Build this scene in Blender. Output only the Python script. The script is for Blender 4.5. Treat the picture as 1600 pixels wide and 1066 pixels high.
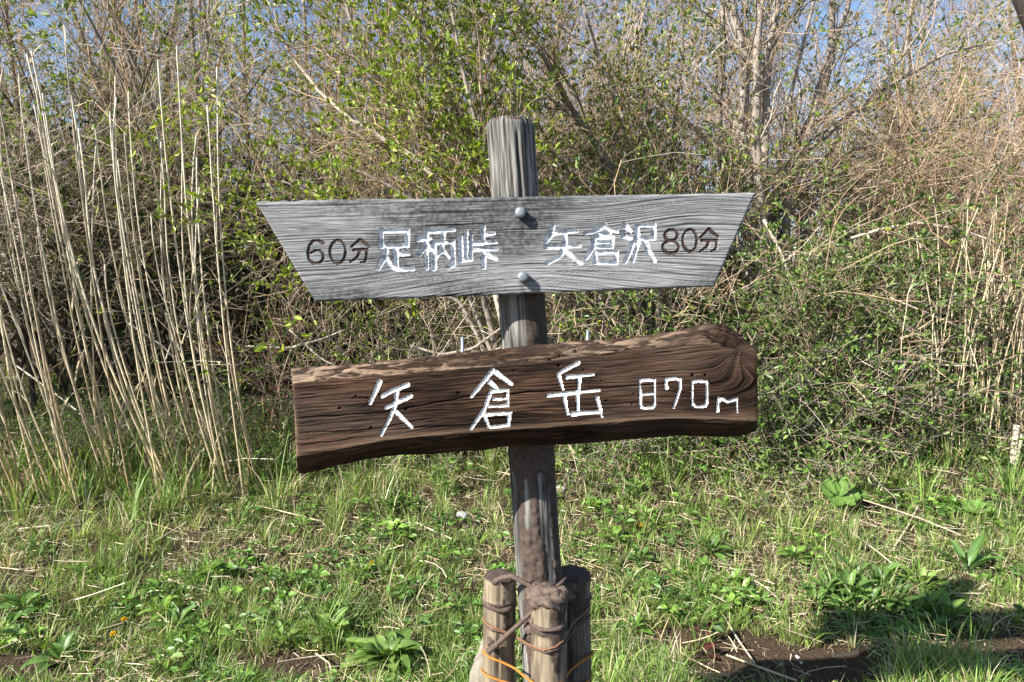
import bpy, math
import numpy as np

# ------------------------------------------------------------------ camera, light, exposure
scene = bpy.context.scene
for o in list(bpy.data.objects):
    bpy.data.objects.remove(o)
COL = scene.collection
CAM_H, PITCH, F = 1.5, math.radians(5.0), 1067.0          # F: focal length in pixels of a 1600 px wide frame
cam_d = bpy.data.cameras.new('camera'); cam_d.sensor_width = 36; cam_d.lens = 36*F/1600
cam_d.clip_start = 0.05; cam_d.clip_end = 2000
cam = bpy.data.objects.new('camera', cam_d); COL.objects.link(cam)
cam.location = (0, 0, CAM_H); cam.rotation_euler = (math.pi/2-PITCH, 0, 0)
scene.camera = cam

SUN_AZ, SUN_EL = math.radians(57), math.radians(35)       # sun stands behind the camera's left shoulder
travel = (math.sin(SUN_AZ)*math.cos(SUN_EL), math.cos(SUN_AZ)*math.cos(SUN_EL), -math.sin(SUN_EL))
world = bpy.data.worlds.new('World'); scene.world = world; world.use_nodes = True
wn = world.node_tree.nodes; wl = world.node_tree.links
sky = wn.new('ShaderNodeTexSky'); sky.sky_type = 'NISHITA'; sky.sun_disc = False
sky.sun_elevation = SUN_EL
sky.sun_rotation = math.atan2(-travel[0], -travel[1])
sky.altitude = 900; sky.air_density = 1.1; sky.dust_density = 0.8; sky.ozone_density = 2.0
bg = wn['Background']; bg.inputs['Strength'].default_value = 0.08
wl.new(sky.outputs[0], bg.inputs['Color'])
sun_d = bpy.data.lights.new('sun', 'SUN'); sun_d.energy = 5.0; sun_d.angle = math.radians(0.53); sun_d.color = (1.0, 0.94, 0.84)
sun = bpy.data.objects.new('sun', sun_d); COL.objects.link(sun)
sun.location = (-4, -3, 6)
from mathutils import Vector
sun.rotation_euler = Vector(travel).to_track_quat('-Z', 'Y').to_euler()
scene.cycles.max_bounces = 5; scene.cycles.diffuse_bounces = 3; scene.cycles.transmission_bounces = 3; scene.cycles.glossy_bounces = 2
scene.view_settings.view_transform = 'Standard'; scene.view_settings.look = 'None'
scene.view_settings.exposure = 1.3; scene.view_settings.gamma = 1.0
scene.view_settings.use_curve_mapping = False

# ------------------------------------------------------------------ numpy helpers
A = np.array
def nz(v): return v/np.maximum(np.linalg.norm(v, axis=-1, keepdims=True), 1e-9)
def sstep(a, b, x):
    t = np.clip((x-a)/(b-a), 0, 1); return t*t*(3-2*t)
def _hash(ix, iy, s):
    n = (ix.astype(np.int64)*374761393 + iy.astype(np.int64)*668265263 + s*1442695041) & 0xffffffff
    n = ((n ^ (n >> 13))*1274126177) & 0xffffffff
    n = ((n ^ (n >> 16))*2246822519) & 0xffffffff
    return ((n ^ (n >> 15)) & 0xffffff)/float(0xffffff)
def vnoise(x, y, s=0):
    x = np.asarray(x, float); y = np.asarray(y, float)
    ix = np.floor(x); iy = np.floor(y); fx = x-ix; fy = y-iy
    fx = fx*fx*(3-2*fx); fy = fy*fy*(3-2*fy)
    a = _hash(ix, iy, s); b = _hash(ix+1, iy, s); c = _hash(ix, iy+1, s); d = _hash(ix+1, iy+1, s)
    return ((a*(1-fx)+b*fx)*(1-fy)+(c*(1-fx)+d*fx)*fy)*2-1
def fbm(x, y, s=0, o=4):
    r = 0; a = 1; t = 0
    for k in range(o):
        r = r+a*vnoise(x*2**k, y*2**k, s+k*17); t += a; a *= 0.5
    return r/t
def seg_dist(x, y, poly):
    d = np.full(x.shape, 1e9); n = len(poly)-1
    for k, ((x0, y0), (x1, y1)) in enumerate(zip(poly[:-1], poly[1:])):
        dx, dy = x1-x0, y1-y0; L = dx*dx+dy*dy+1e-12
        t = np.clip(((x-x0)*dx+(y-y0)*dy)/L, 0, 1)
        d = np.minimum(d, np.hypot(x-x0-t*dx, y-y0-t*dy)/(1.14-.34*(k+t)/n))
    return d
def lerp3(c0, c1, t): return A(c0)[None]*(1-t[:, None])+A(c1)[None]*t[:, None]

cP, sP = math.cos(PITCH), math.sin(PITCH)
def ray(px, py):
    r = (np.asarray(px, float)-800)/F; u = (533-np.asarray(py, float))/F
    return np.stack([r, cP+u*sP, -sP+u*cP], -1)
def P(px, py, Y):                                # the point at depth Y behind a place measured in the photograph
    d = ray(px, py); return A([0, 0, CAM_H])+d*(np.asarray(Y, float)/d[..., 1])[..., None]
def ground_h(x, y):
    x = np.asarray(x, float); y = np.asarray(y, float)
    s = np.clip(y-2.4, 0, 5.2)
    h = 0.115*s*sstep(0, 1.0, s)+0.05*sstep(0.5, 3, np.abs(x))*sstep(2.5, 4, y)
    h = h-np.clip(y-16, 0, 300)*0.05
    near = sstep(30, 12, np.abs(x)+np.abs(y-4))
    return h+near*(0.035*fbm(x*1.7, y*1.7, 3, 3)+0.012*fbm(x*9, y*9, 8, 2))
def G(px, py):
    d = ray(px, py); Y = 2.0
    for k in range(60):
        p = A([0, 0, CAM_H])+d*(Y/d[1])
        h = float(ground_h(p[0], p[1])); Yn = (CAM_H-h)/max(-d[2], 1e-4)*d[1]
        Y = Y+0.5*(min(Yn, 30)-Y)
    p = A([0, 0, CAM_H])+d*(Y/d[1]); p[2] = float(ground_h(p[0], p[1])); return p
def Gat(px, Y):
    x = (px-800)/F*Y*1.02; return A([x, Y, float(ground_h(x, Y))])

# ------------------------------------------------------------------ mesh helpers
def mesh(name, V, faces, mat, col=None, smooth=False, parent=None):
    V = np.asarray(V, np.float64).reshape(-1, 3)
    if not isinstance(faces, (list, tuple)): faces = [faces]
    faces = [np.asarray(f, np.int64) for f in faces if len(f)]
    lv = np.concatenate([f.reshape(-1) for f in faces])
    tot = np.concatenate([np.full(len(f), f.shape[1]) for f in faces])
    st = np.concatenate([[0], np.cumsum(tot)[:-1]])
    me = bpy.data.meshes.new(name)
    me.vertices.add(len(V)); me.vertices.foreach_set('co', V.astype(np.float32).reshape(-1))
    me.loops.add(len(lv)); me.loops.foreach_set('vertex_index', lv.astype(np.int32))
    me.polygons.add(len(tot)); me.polygons.foreach_set('loop_start', st.astype(np.int32))
    me.polygons.foreach_set('use_smooth', np.full(len(tot), bool(smooth)))
    if col is not None:
        c = np.ones((len(V), 4), np.float32); c[:, :3] = np.asarray(col).reshape(-1, 3)
        at = me.attributes.new('col', 'FLOAT_COLOR', 'POINT'); at.data.foreach_set('color', c.reshape(-1))
    me.update(calc_edges=True); me.validate()
    me.materials.append(mat)
    o = bpy.data.objects.new(name, me); COL.objects.link(o)
    if parent is not None: o.parent = parent
    return o
def tag(o, label=None, cat=None, group=None, kind=None):
    if label: o['label'] = label
    if cat: o['category'] = cat
    if group: o['group'] = group
    if kind: o['kind'] = kind
    return o
def empty(name, loc, label, cat, group=None):
    o = bpy.data.objects.new(name, None); COL.objects.link(o); o.location = tuple(loc); o.empty_display_size = .1
    return tag(o, label, cat, group)
def rebase(o, loc):                              # move the origin of a mesh to loc, leaving its shape where it stands
    n = len(o.data.vertices); c = np.empty(n*3, np.float32); o.data.vertices.foreach_get('co', c)
    c = c.reshape(-1, 3)-np.asarray(loc, np.float32); o.data.vertices.foreach_set('co', c.reshape(-1)); o.location = tuple(loc); o.data.update()
    return o
def child(o, root):                              # parent a mesh modelled in world space
    o.parent = root; p = root
    loc = A([0., 0, 0])
    while p is not None: loc = loc+A(p.location); p = p.parent
    n = len(o.data.vertices); c = np.empty(n*3, np.float32); o.data.vertices.foreach_get('co', c)
    c = c.reshape(-1, 3)-loc.astype(np.float32); o.data.vertices.foreach_set('co', c.reshape(-1)); o.data.update()
    return o
def tubes(rng, PP, RR, S, col):
    """PP (n,K,3), RR (n,K), col (n,3) or (n,K,3) -> V, quads, C"""
    n, K, _ = PP.shape
    T = np.gradient(PP, axis=1); T = nz(T)
    ov = nz(PP[:, -1]-PP[:, 0]+1e-6)
    ref = nz(np.cross(ov, rng.normal(size=(n, 3))))
    N1 = ref[:, None]-(ref[:, None]*T).sum(-1, keepdims=True)*T; N1 = nz(N1); N2 = np.cross(T, N1)
    a = np.arange(S)/S*2*np.pi
    V = PP[:, :, None]+RR[:, :, None, None]*(N1[:, :, None]*np.cos(a)[None, None, :, None]+N2[:, :, None]*np.sin(a)[None, None, :, None])
    i = np.arange(n)[:, None, None]*K*S; k = np.arange(K-1)[None, :, None]*S; s = np.arange(S)[None, None]; s2 = (s+1) % S
    Fq = np.stack([i+k+s, i+k+s2, i+k+S+s2, i+k+S+s], -1).reshape(-1, 4)
    if col.ndim == 2: col = np.repeat(col[:, None], K, 1)
    C = np.repeat(col[:, :, None], S, 2)
    return V.reshape(-1, 3), Fq, C.reshape(-1, 3)
def merge(parts):
    V = []; Fs = {}; C = []; off = 0
    for v, f, c in parts:
        V.append(v); C.append(c)
        Fs.setdefault(f.shape[1], []).append(f+off); off += len(v)
    return np.concatenate(V), [np.concatenate(x) for x in Fs.values()], np.concatenate(C)
def resample(pts, K):
    pts = np.asarray(pts, float); d = np.r_[0, np.cumsum(np.linalg.norm(np.diff(pts, axis=0), axis=1))]
    t = np.linspace(0, d[-1], K*4)
    q = np.stack([np.interp(t, d, pts[:, j]) for j in range(pts.shape[1])], -1)
    for _ in range(3): q[1:-1] = (q[:-2]+2*q[1:-1]+q[2:])/4
    return q[np.linspace(0, len(q)-1, K).round().astype(int)]
def tube_obj(name, rng, pts, rad, S, col, mat, K=None, cap=True, smooth=True):
    pts = np.asarray(pts, float)
    if K: 
        q = resample(np.c_[pts, np.interp(np.linspace(0, 1, len(pts)), np.linspace(0, 1, len(np.atleast_1d(rad))), np.atleast_1d(rad))], K); pts, rad = q[:, :3], q[:, 3]
    rad = np.broadcast_to(rad, (len(pts),)).astype(float)
    if cap:
        pts = np.concatenate([pts[:1], pts, pts[-1:]]); rad = np.r_[1e-4, rad, 1e-4]
        d = (pts[2]-pts[1])*1e-3; pts[0] = pts[0]-d; pts[-1] = pts[-1]+(pts[-2]-pts[-3])*1e-3
    col = np.asarray(col, float)
    if col.ndim == 1: col = np.broadcast_to(col, (len(pts), 3))
    elif len(col) != len(pts): col = np.stack([np.interp(np.linspace(0, 1, len(pts)), np.linspace(0, 1, len(col)), col[:, j]) for j in range(3)], -1)
    V, Fq, C = tubes(rng, pts[None], rad[None], S, col[None])
    return mesh(name, V, Fq, mat, C, smooth)
def grow(rng, PP, RR, m, tr, L, ang, K, up=0., wig=.15, rr=.6, grav=0., taper=.35, rmin=.0006):
    n, Kp, _ = PP.shape
    idx = np.repeat(np.arange(n), m); N = len(idx)
    t = rng.uniform(tr[0], tr[1], N)*(Kp-1); i = np.minimum(t.astype(int), Kp-2); f = (t-i)[:, None]
    pos = PP[idx, i]*(1-f)+PP[idx, i+1]*f; tan = nz(PP[idx, i+1]-PP[idx, i])
    r0 = (RR[idx, i]*(1-f[:, 0])+RR[idx, i+1]*f[:, 0])*rr
    perp = nz(np.cross(tan, rng.normal(size=(N, 3)))); a = rng.uniform(ang[0], ang[1], N)[:, None]
    d = tan*np.cos(a)+perp*np.sin(a); d[:, 2] += up; d = nz(d)
    ln = rng.uniform(L[0], L[1], N)
    Q = np.empty((N, K, 3)); Q[:, 0] = pos
    bend = rng.normal(size=(N, 3))*wig*.5
    for k in range(1, K):
        d = d+rng.normal(size=(N, 3))*wig+bend*.5; d[:, 2] += grav; d = nz(d)
        Q[:, k] = Q[:, k-1]+d*(ln/(K-1))[:, None]
    R = np.maximum(r0[:, None]*np.linspace(1, taper, K)[None], rmin)
    return Q, R
def leaves(rng, pos, ax, L, wr, col, upb=.6, fold=.25):
    n = len(pos); ax = nz(ax)
    upv = rng.normal(size=(n, 3))*.6; upv[:, 2] += upb; upv[:, 1] -= .3*upb
    side = nz(np.cross(ax, upv)); nn = np.cross(side, ax)
    w = (L*wr)[:, None]; Lc = L[:, None]
    b = pos; l = pos+ax*Lc*.42+side*w*.5+nn*w*fold; r = pos+ax*Lc*.42-side*w*.5+nn*w*fold
    t = pos+ax*Lc-nn*Lc*rng.uniform(-.05, .22, n)[:, None]
    l2 = pos+ax*Lc*.75+side*w*.32+nn*w*fold*.3; r2 = pos+ax*Lc*.75-side*w*.32+nn*w*fold*.3
    V = np.stack([b, l, l2, t, r2, r], 1).reshape(-1, 3)
    o = np.arange(n)[:, None]*6
    Fq = np.concatenate([o+A([[0, 5, 4, 3]]), o+A([[0, 3, 2, 1]])])
    return V, Fq, np.repeat(col, 6, 0)
def blades(rng, base, d, H, W, col, bend, K=4, pale=None):
    """curved grass blades; d horizontal lean direction (n,3)"""
    n = len(base); t = np.linspace(0, 1, K)
    a = bend[:, None]*t[None]**1.4                         # angle from vertical grows along the blade
    a = a+rng.uniform(0, .25, n)[:, None]
    step = (H/(K-1))[:, None]
    hor = np.cumsum(np.c_[np.zeros(n), np.sin(a[:, 1:])*step], 1); ver = np.cumsum(np.c_[np.zeros(n), np.cos(a[:, 1:])*step], 1)
    C = base[:, None]+d[:, None]*hor[..., None]; C[..., 2] += ver
    tw = rng.uniform(-.9, .9, n)
    s0 = np.stack([-d[:, 1], d[:, 0], np.zeros(n)], -1)
    side = s0*np.cos(tw)[:, None]+d*np.sin(tw)[:, None]
    w = W[:, None]*np.maximum(1-t[None]**2.2, .04)*.5
    V = np.stack([C-side[:, None]*w[..., None], C+side[:, None]*w[..., None]], 2)
    o = np.arange(n)[:, None, None]*K*2; k = np.arange(K-1)[None, :, None]*2
    Fq = (o+k+A([0, 1, 3, 2])[None, None]).reshape(-1, 4)
    cc = col[:, None]*np.ones((1, K, 1))
    if pale is not None: cc = cc*(1-pale[None, :, None])+A([.30, .27, .12])[None, None]*pale[None, :, None]
    return V.reshape(-1, 3), Fq, np.repeat(cc[:, :, None], 2, 2).reshape(-1, 3)

# ------------------------------------------------------------------ materials
def mat_base(name, rough=.8, spec=.3):
    m = bpy.data.materials.new(name); m.use_nodes = True
    b = m.node_tree.nodes['Principled BSDF']; b.inputs['Roughness'].default_value = rough; b.inputs['Specular IOR Level'].default_value = spec
    return m, m.node_tree.nodes, m.node_tree.links, b
def mat_attr(name, rough=.8, spec=.3, noise=0, nscale=200., bump=0, bscale=300., trans=0., stretch=(1, 1, 1), metal=0.):
    m, N, L, b = mat_base(name, rough, spec)
    at = N.new('ShaderNodeAttribute'); at.attribute_name = 'col'; src = at.outputs['Color']
    b.inputs['Metallic'].default_value = metal
    tc = N.new('ShaderNodeTexCoord'); mp = N.new('ShaderNodeMapping'); mp.inputs['Scale'].default_value = stretch
    L.new(tc.outputs['Object'], mp.inputs[0])
    if noise:
        nt = N.new('ShaderNodeTexNoise'); nt.inputs['Scale'].default_value = nscale; nt.inputs['Detail'].default_value = 4
        L.new(mp.outputs[0], nt.inputs['Vector'])
        mr = N.new('ShaderNodeMapRange'); mr.inputs[1].default_value = .25; mr.inputs[2].default_value = .75
        mr.inputs[3].default_value = 1-noise; mr.inputs[4].default_value = 1+noise
        L.new(nt.outputs[0], mr.inputs[0])
        mx = N.new('ShaderNodeMix'); mx.data_type = 'RGBA'; mx.blend_type = 'MULTIPLY'; mx.inputs[0].default_value = 1
        L.new(src, mx.inputs[6]); L.new(mr.outputs[0], mx.inputs[7]); src = mx.outputs[2]
    L.new(src, b.inputs['Base Color'])
    if bump:
        n2 = N.new('ShaderNodeTexNoise'); n2.inputs['Scale'].default_value = bscale; n2.inputs['Detail'].default_value = 5
        L.new(mp.outputs[0], n2.inputs['Vector'])
        bp = N.new('ShaderNodeBump'); bp.inputs['Strength'].default_value = bump; bp.inputs['Distance'].default_value = .004
        L.new(n2.outputs[0], bp.inputs['Height']); L.new(bp.outputs[0], b.inputs['Normal'])
    if trans:
        tr = N.new('ShaderNodeBsdfTranslucent'); ms = N.new('ShaderNodeMixShader'); ms.inputs[0].default_value = trans
        g = N.new('ShaderNodeMix'); g.data_type = 'RGBA'; g.blend_type = 'MULTIPLY'; g.inputs[0].default_value = 1
        L.new(src, g.inputs[6]); g.inputs[7].default_value = (1.35, 1.35, .7, 1)
        L.new(g.outputs[2], tr.inputs[0]); L.new(b.outputs[0], ms.inputs[1]); L.new(tr.outputs[0], ms.inputs[2])
        L.new(ms.outputs[0], N['Material Output'].inputs['Surface'])
    return m
M_LEAF = mat_attr('leaf', .42, .5, trans=.32)
M_GRASS = mat_attr('grass_blade', .5, .4, trans=.3)
M_TWIG = mat_attr('bark_twig', .85, .2)
M_BARK = mat_attr('bark', .9, .15, noise=.35, nscale=60, bump=.6, bscale=90, stretch=(1, 1, .35))
M_STRAW = mat_attr('dry_straw', .6, .35, noise=.18, nscale=120, stretch=(1, 1, .1))
M_BOARD = mat_attr('weathered_board', .88, .2, noise=.22, nscale=260, bump=.35, bscale=420, stretch=(.06, 1, 1))
M_LOG = mat_attr('dark_log_wood', .88, .1, noise=.3, nscale=230, bump=.4, bscale=380, stretch=(.08, 1, 1))
M_POST = mat_attr('weathered_post', .88, .2, noise=.25, nscale=260, bump=.4, bscale=420, stretch=(1, 1, .06))
M_MUD = mat_attr('mud', .85, .2, noise=.3, nscale=90, bump=.7, bscale=70)
M_PAINT = mat_attr('white_paint', .45, .4, noise=.06, nscale=300, bump=.25, bscale=300)
M_INK = mat_attr('dark_paint', .6, .3, noise=.25, nscale=300, bump=.3, bscale=300)
M_STONE = mat_attr('stone', .9, .2, noise=.25, nscale=40, bump=.7, bscale=60)
M_WIRE = mat_attr('rusty_wire', .6, .3, noise=.35, nscale=250, bump=.4, bscale=400)
M_ZINC = mat_attr('galvanised_steel', .5, .5, noise=.25, nscale=160, metal=.5)
M_PETAL = mat_attr('petal', .6, .2, trans=.2)
def soil_material():
    m, N, L, b = mat_base('soil', .95, .1)
    tc = N.new('ShaderNodeTexCoord')
    n1 = N.new('ShaderNodeTexNoise'); n1.inputs['Scale'].default_value = 3; n1.inputs['Detail'].default_value = 8
    n2 = N.new('ShaderNodeTexNoise'); n2.inputs['Scale'].default_value = 90; n2.inputs['Detail'].default_value = 6
    for n in (n1, n2): L.new(tc.outputs['Object'], n.inputs['Vector'])
    r = N.new('ShaderNodeValToRGB'); e = r.color_ramp.elements
    e[0].position = .3; e[0].color = (.034, .023, .016, 1); e[1].position = .72; e[1].color = (.10, .072, .048, 1)
    mx = N.new('ShaderNodeMix'); mx.data_type = 'FLOAT'; mx.inputs[0].default_value = .6
    L.new(n1.outputs[0], mx.inputs[2]); L.new(n2.outputs[0], mx.inputs[3]); L.new(mx.outputs[0], r.inputs[0])
    L.new(r.outputs[0], b.inputs['Base Color'])
    bp = N.new('ShaderNodeBump'); bp.inputs['Strength'].default_value = .9; bp.inputs['Distance'].default_value = .02
    L.new(n2.outputs[0], bp.inputs['Height']); L.new(bp.outputs[0], b.inputs['Normal'])
    return m
M_SOIL = soil_material()

# ------------------------------------------------------------------ ground
def axis(lo, a, b, hi, st):
    d = np.arange(a, b, st); g = np.geomspace(st*2, 1, 26)
    left = a-np.cumsum(np.geomspace(st, (a-lo)*.25, 24))[::-1]; right = b+np.cumsum(np.geomspace(st, (hi-b)*.25, 24))
    return np.r_[left, d, right]
gx = axis(-400, -4.5, 4.5, 400, .055); gy = axis(-60, 1.4, 7, 700, .055)
X, Yg = np.meshgrid(gx, gy); H = ground_h(X, Yg)
nx, ny = len(gx), len(gy)
i = (np.arange(ny-1)[:, None]*nx+np.arange(nx-1)[None]).reshape(-1)
go = mesh('ground', np.stack([X, Yg, H], -1), np.stack([i, i+1, i+nx+1, i+nx], -1), M_SOIL, smooth=True)
tag(go, kind='structure')

# ------------------------------------------------------------------ the signpost
SY_BOARD, SY_POST = 1.575, 1.682
root = empty('trail_signpost', P(850, 1200, SY_POST)*A([1, 1, 0]), 'leaning wooden trail signpost with grey arrow board and dark carved summit log', 'signpost')

def carve(GX, GZ, chars, depth_noise_seed=0):
    """distance field of every character; returns depth (to push in), id (-1 none)"""
    dep = np.zeros(GX.shape); cid = np.full(GX.shape, -1)
    for k, (nm, strokes, hw, dp, ink) in enumerate(chars):
        d = np.full(GX.shape, 1e9)
        for st, w in strokes: d = np.minimum(d, seg_dist(GX, GZ, st)/(hw*w))
        d = d+.10*fbm(GX*180, GZ*180, 91+k, 2)+.20*fbm(GX*45+k, GZ*45, 191+k, 2)
        ins = d < 1.0
        dep = np.where(ins, np.maximum(dep, dp*sstep(1.02, .62, d)), dep)
        cid = np.where(d < 1.08, k, cid)
    return dep, cid
def split(name, V, Q, C, cid_face, chars, mat, parent, mats):
    main = Q[cid_face < 0]
    o = mesh(name, V, main, mat, C, True); child(o, parent)
    for k, ch in enumerate(chars):
        q = Q[cid_face == k]
        if not len(q): continue
        u, inv = np.unique(q.reshape(-1), return_inverse=True)
        base = (A([.58, .61, .65]) if name == 'arrow_board' else A([.68, .69, .70])) if ch[4] == 0 else A([.045, .03, .024])  # arrow-board letters tinted blue: skylight in the grooves put into the paint
        n = fbm(V[u, 0]*300, V[u, 2]*300, k, 2)[:, None]
        cc = base*(1+.08*n) if ch[4] == 0 else base*(1+.5*n)
        n2 = fbm(V[u, 0]*90, V[u, 2]*260, k+7, 3)[:, None]
        if ch[4] == 0: cc = np.where((n > .5)|(n2 > (.26 if name == 'arrow_board' else .44)), cc*.5, cc)
        child(mesh(ch[0], V[u], inv.reshape(-1, 4), mats[ch[4]], cc, True), o)
    return o
def zs(ox, oy, sc, Y):                            # stroke coordinates measured in an enlargement -> plane of the board
    def f(pts, w=1.0):
        q = P(ox+A([p[0] for p in pts])/sc, oy+A([p[1] for p in pts])/sc, Y); return [(a[0], a[2]) for a in q], w
    return f
def ell(cx, cy, rx, ry, n=16, a0=0., tilt=0.):
    return [(cx+rx*math.cos(a0+2*math.pi*k/n)+tilt*math.sin(a0+2*math.pi*k/n)*ry, cy+ry*math.sin(a0+2*math.pi*k/n)) for k in range(n+1)]

# --- upper arrow board
s1 = zs(380, 170, 3.438, SY_BOARD); s2 = zs(780, 170, 3.438, SY_BOARD)
KW, KD, IW, ID = .0063, .0066, .0038, .0030
chars1 = [
 ('numeral_six', [s1([(430,722),(405,708),(378,710),(356,735),(348,775),(354,812),(378,832),(408,830),(430,812),(432,785),(415,764),(388,762),(358,780)])], IW, ID, 1),
 ('numeral_zero', [s1(ell(509,769,42,63))], IW, ID, 1),
 ('minute_character', [s1([(628,703),(604,724),(580,742)]), s1([(628,703),(655,722),(679,742)]), s1([(594,760),(665,757),(663,795),(655,822),(634,826)]), s1([(630,760),(612,798),(576,824)])], IW, ID, 1),
 ('carved_character', [s1([(742,655),(880,652),(879,735),(742,738),(742,655)]), s1([(818,740),(822,855)]), s1([(826,778),(888,778)]), s1([(765,762),(752,810),(724,860)]), s1([(762,795),(790,845),(830,862),(908,860)])], KW, KD, 0),
 ('carved_character', [s1([(943,700),(1003,695)]), s1([(982,662),(985,860)]), s1([(978,735),(945,785)]), s1([(990,735),(1008,760)], .8), s1([(1008,657),(1132,648)]), s1([(1075,657),(1070,722)]), s1([(1024,855),(1022,716),(1124,714),(1130,838),(1098,850)]), s1([(1070,722),(1062,765),(1032,802)], .8), s1([(1068,755),(1104,800)], .8)], KW, KD, 0),
 ('carved_character', [s1([(1165,690),(1170,814),(1224,811),(1224,680)], .85), s1([(1196,655),(1196,810)], .85), s1([(1286,642),(1288,715)]), s1([(1290,674),(1345,668)]), s1([(1246,719),(1355,715)]), s1([(1246,751),(1360,752)]), s1([(1291,755),(1292,852)]), s1([(1308,782),(1355,806)])], KW, KD, 0),
 ('carved_character', [s2([(286,632),(275,680),(252,712)]), s2([(276,668),(415,656)]), s2([(250,742),(430,736)]), s2([(350,668),(355,738),(326,792),(256,830)]), s2([(352,758),(395,800),(440,830)])], KW, KD, 0),
 ('carved_character', [s2([(558,624),(524,652),(462,670)]), s2([(558,624),(592,648),(632,660)]), s2([(532,672),(596,670)], .85), s2([(514,692),(606,688),(606,740),(516,744)]), s2([(520,717),(602,714)], .75), s2([(512,690),(503,750),(466,802)]), s2([(518,770),(630,768),(626,828),(514,826),(518,770)])], KW, KD, 0),
 ('carved_character', [s2([(672,624),(706,656)]), s2([(670,680),(704,694)]), s2([(716,722),(702,770),(676,822)]), s2([(742,720),(740,626),(830,622),(831,696),(746,698)]), s2([(742,690),(742,735),(718,816)]), s2([(782,702),(802,765),(836,818)])], KW, KD, 0),
 ('numeral_eight', [s2(ell(925,680,34,31)), s2(ell(922,744,43,33))], IW, ID, 1),
 ('numeral_zero', [s2(ell(1025,708,38,60))], IW, ID, 1),
 ('minute_character', [s2([(1128,645),(1104,670),(1080,692)]), s2([(1128,645),(1152,668),(1180,688)]), s2([(1090,708),(1170,705),(1165,752),(1142,766)]), s2([(1130,708),(1116,742),(1080,768)])], IW, ID, 1),
]
def arrow_board():
    TL, TR, BR, BL = [P(*p, SY_BOARD) for p in ((398, 314), (1182, 301), (1116, 448), (492, 472))]
    NU, NV = 580, 160
    s = np.linspace(0, 1, NU)[None]; t = np.linspace(0, 1, NV)[:, None]
    Lx = BL+(TL-BL)*t[..., None]; Rx = BR+(TR-BR)*t[..., None]
    G0 = Lx*(1-s[..., None])+Rx*s[..., None]
    # worn outline
    ed = .0016*fbm(G0[..., 0]*30, G0[..., 2]*0, 5, 3)+.0030*np.minimum(fbm(G0[..., 0]*22, G0[..., 2]*9, 6, 4), 0)*np.sign(t-.5); G0[..., 2] += ed*(np.abs(t*2-1)**6)
    x, z = G0[..., 0], G0[..., 2]; th = math.radians(1.6); zc = z-z.mean()-x*math.tan(th)
    sweep = .055*np.exp(-((x-.03)/.30)**2)*sstep(.01, -.09, zc)+.02*np.exp(-((x-.42)/.16)**2)*sstep(.0, .06, zc)
    R = zc-sweep+.0035*fbm(x*5, zc*22, 7, 3)
    sp = .0052+.0030*sstep(.0, -.08, zc)
    ph = R/sp+1.3*vnoise(R*70, x*.6, 11)
    f = ph-np.floor(ph); groove = np.exp(-((f-.5)/.17)**2)*(.45+.55*sstep(-.5, .5, fbm(x*6, R*160, 12, 2)))
    fib = fbm(x*22, R*620, 21, 3); fib2 = fbm(x*60, R*300, 22, 2)
    hgt = -.0017*groove+.0005*fib+.0002*fib2
    crack = np.zeros(x.shape)
    for (a, b, zz, wd) in ((-.25, .02, .052, .0009), (.03, .34, .018, .0009), (-.5, -.1, -.026, .0008), (.1, .5, -.03, .0008), (-.15, .2, -.07, .001), (-.05, .1, .035, .0012)):
        cz = zz+.003*fbm(x*9, x*0, int(1000*abs(zz)), 2)
        m = np.exp(-((R-cz)/wd)**2)*sstep(a, a+.08, x)*sstep(b, b-.08, x); crack = np.maximum(crack, m)
    hgt = hgt-.003*crack
    dep, cid = carve(x, z, chars1)
    hgt = np.where(cid >= 0, hgt*.35, hgt)-dep
    rim = np.minimum(np.minimum(s, 1-s)*1.15, np.minimum(t, 1-t)*.22)
    hgt = hgt-.0035*np.exp(-(rim/.003)**2)*(1+.5*fbm(x*50, z*50, 31, 2))
    V = G0.copy(); V[..., 1] -= hgt
    st = sstep(.1, .55, fbm(x*4+1, zc*9, 41, 4)+.75*np.exp(-((x+.10)/.17)**2-((zc-.085)/.035)**2)+.35*np.exp(-((x-.0)/.10)**2-((zc-.06)/.06)**2))
    grey = A([.13, .136, .145]); pale = A([.30, .305, .315]); dark = A([.075, .075, .075])
    w = sstep(-.6, .7, fib+.4*fbm(x*3, zc*12, 43, 3))[..., None]
    C = grey*(1-w)+pale*w
    C = C*(1-.74*groove[..., None])
    C = C*(1-st[..., None]*.6*(.5+.5*sstep(-.3, .3, fbm(x*160, z*160, 44, 2)))[..., None])+dark*.0
    C = C*(1-.85*crack[..., None])
    for bx_, bz_ in ((P(813, 333, SY_BOARD)[0], P(813, 333, SY_BOARD)[2]), (P(817, 433, SY_BOARD)[0], P(817, 433, SY_BOARD)[2])):   # water stain run down from each bolt
        run = np.exp(-((x-bx_+.003*fbm(z*40, z*0, 9, 2))/.007)**2)*sstep(bz_+.004, bz_-.012, z)*sstep(bz_-.09, bz_-.02, z); C = C*(1-.45*run[..., None])
    bt = sstep(.02, .0, t*.22)*np.ones_like(x); C = C*(1+.12*bt[..., None])
    # closed body: rim and back
    Vf = V.reshape(-1, 3); Cf = C.reshape(-1, 3)
    idx = np.arange(NU*NV).reshape(NV, NU)
    Q = np.stack([idx[:-1, :-1], idx[:-1, 1:], idx[1:, 1:], idx[1:, :-1]], -1).reshape(-1, 4)
    cf = np.stack([cid[:-1, :-1], cid[:-1, 1:], cid[1:, 1:], cid[1:, :-1]], -1).reshape(-1, 4)
    cfm = np.where((cf >= 0).sum(1) >= 3, cf.max(1), -1)
    loop = np.r_[idx[0, :-1], idx[:-1, -1], idx[-1, :0:-1], idx[:0:-1, 0]]
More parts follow.
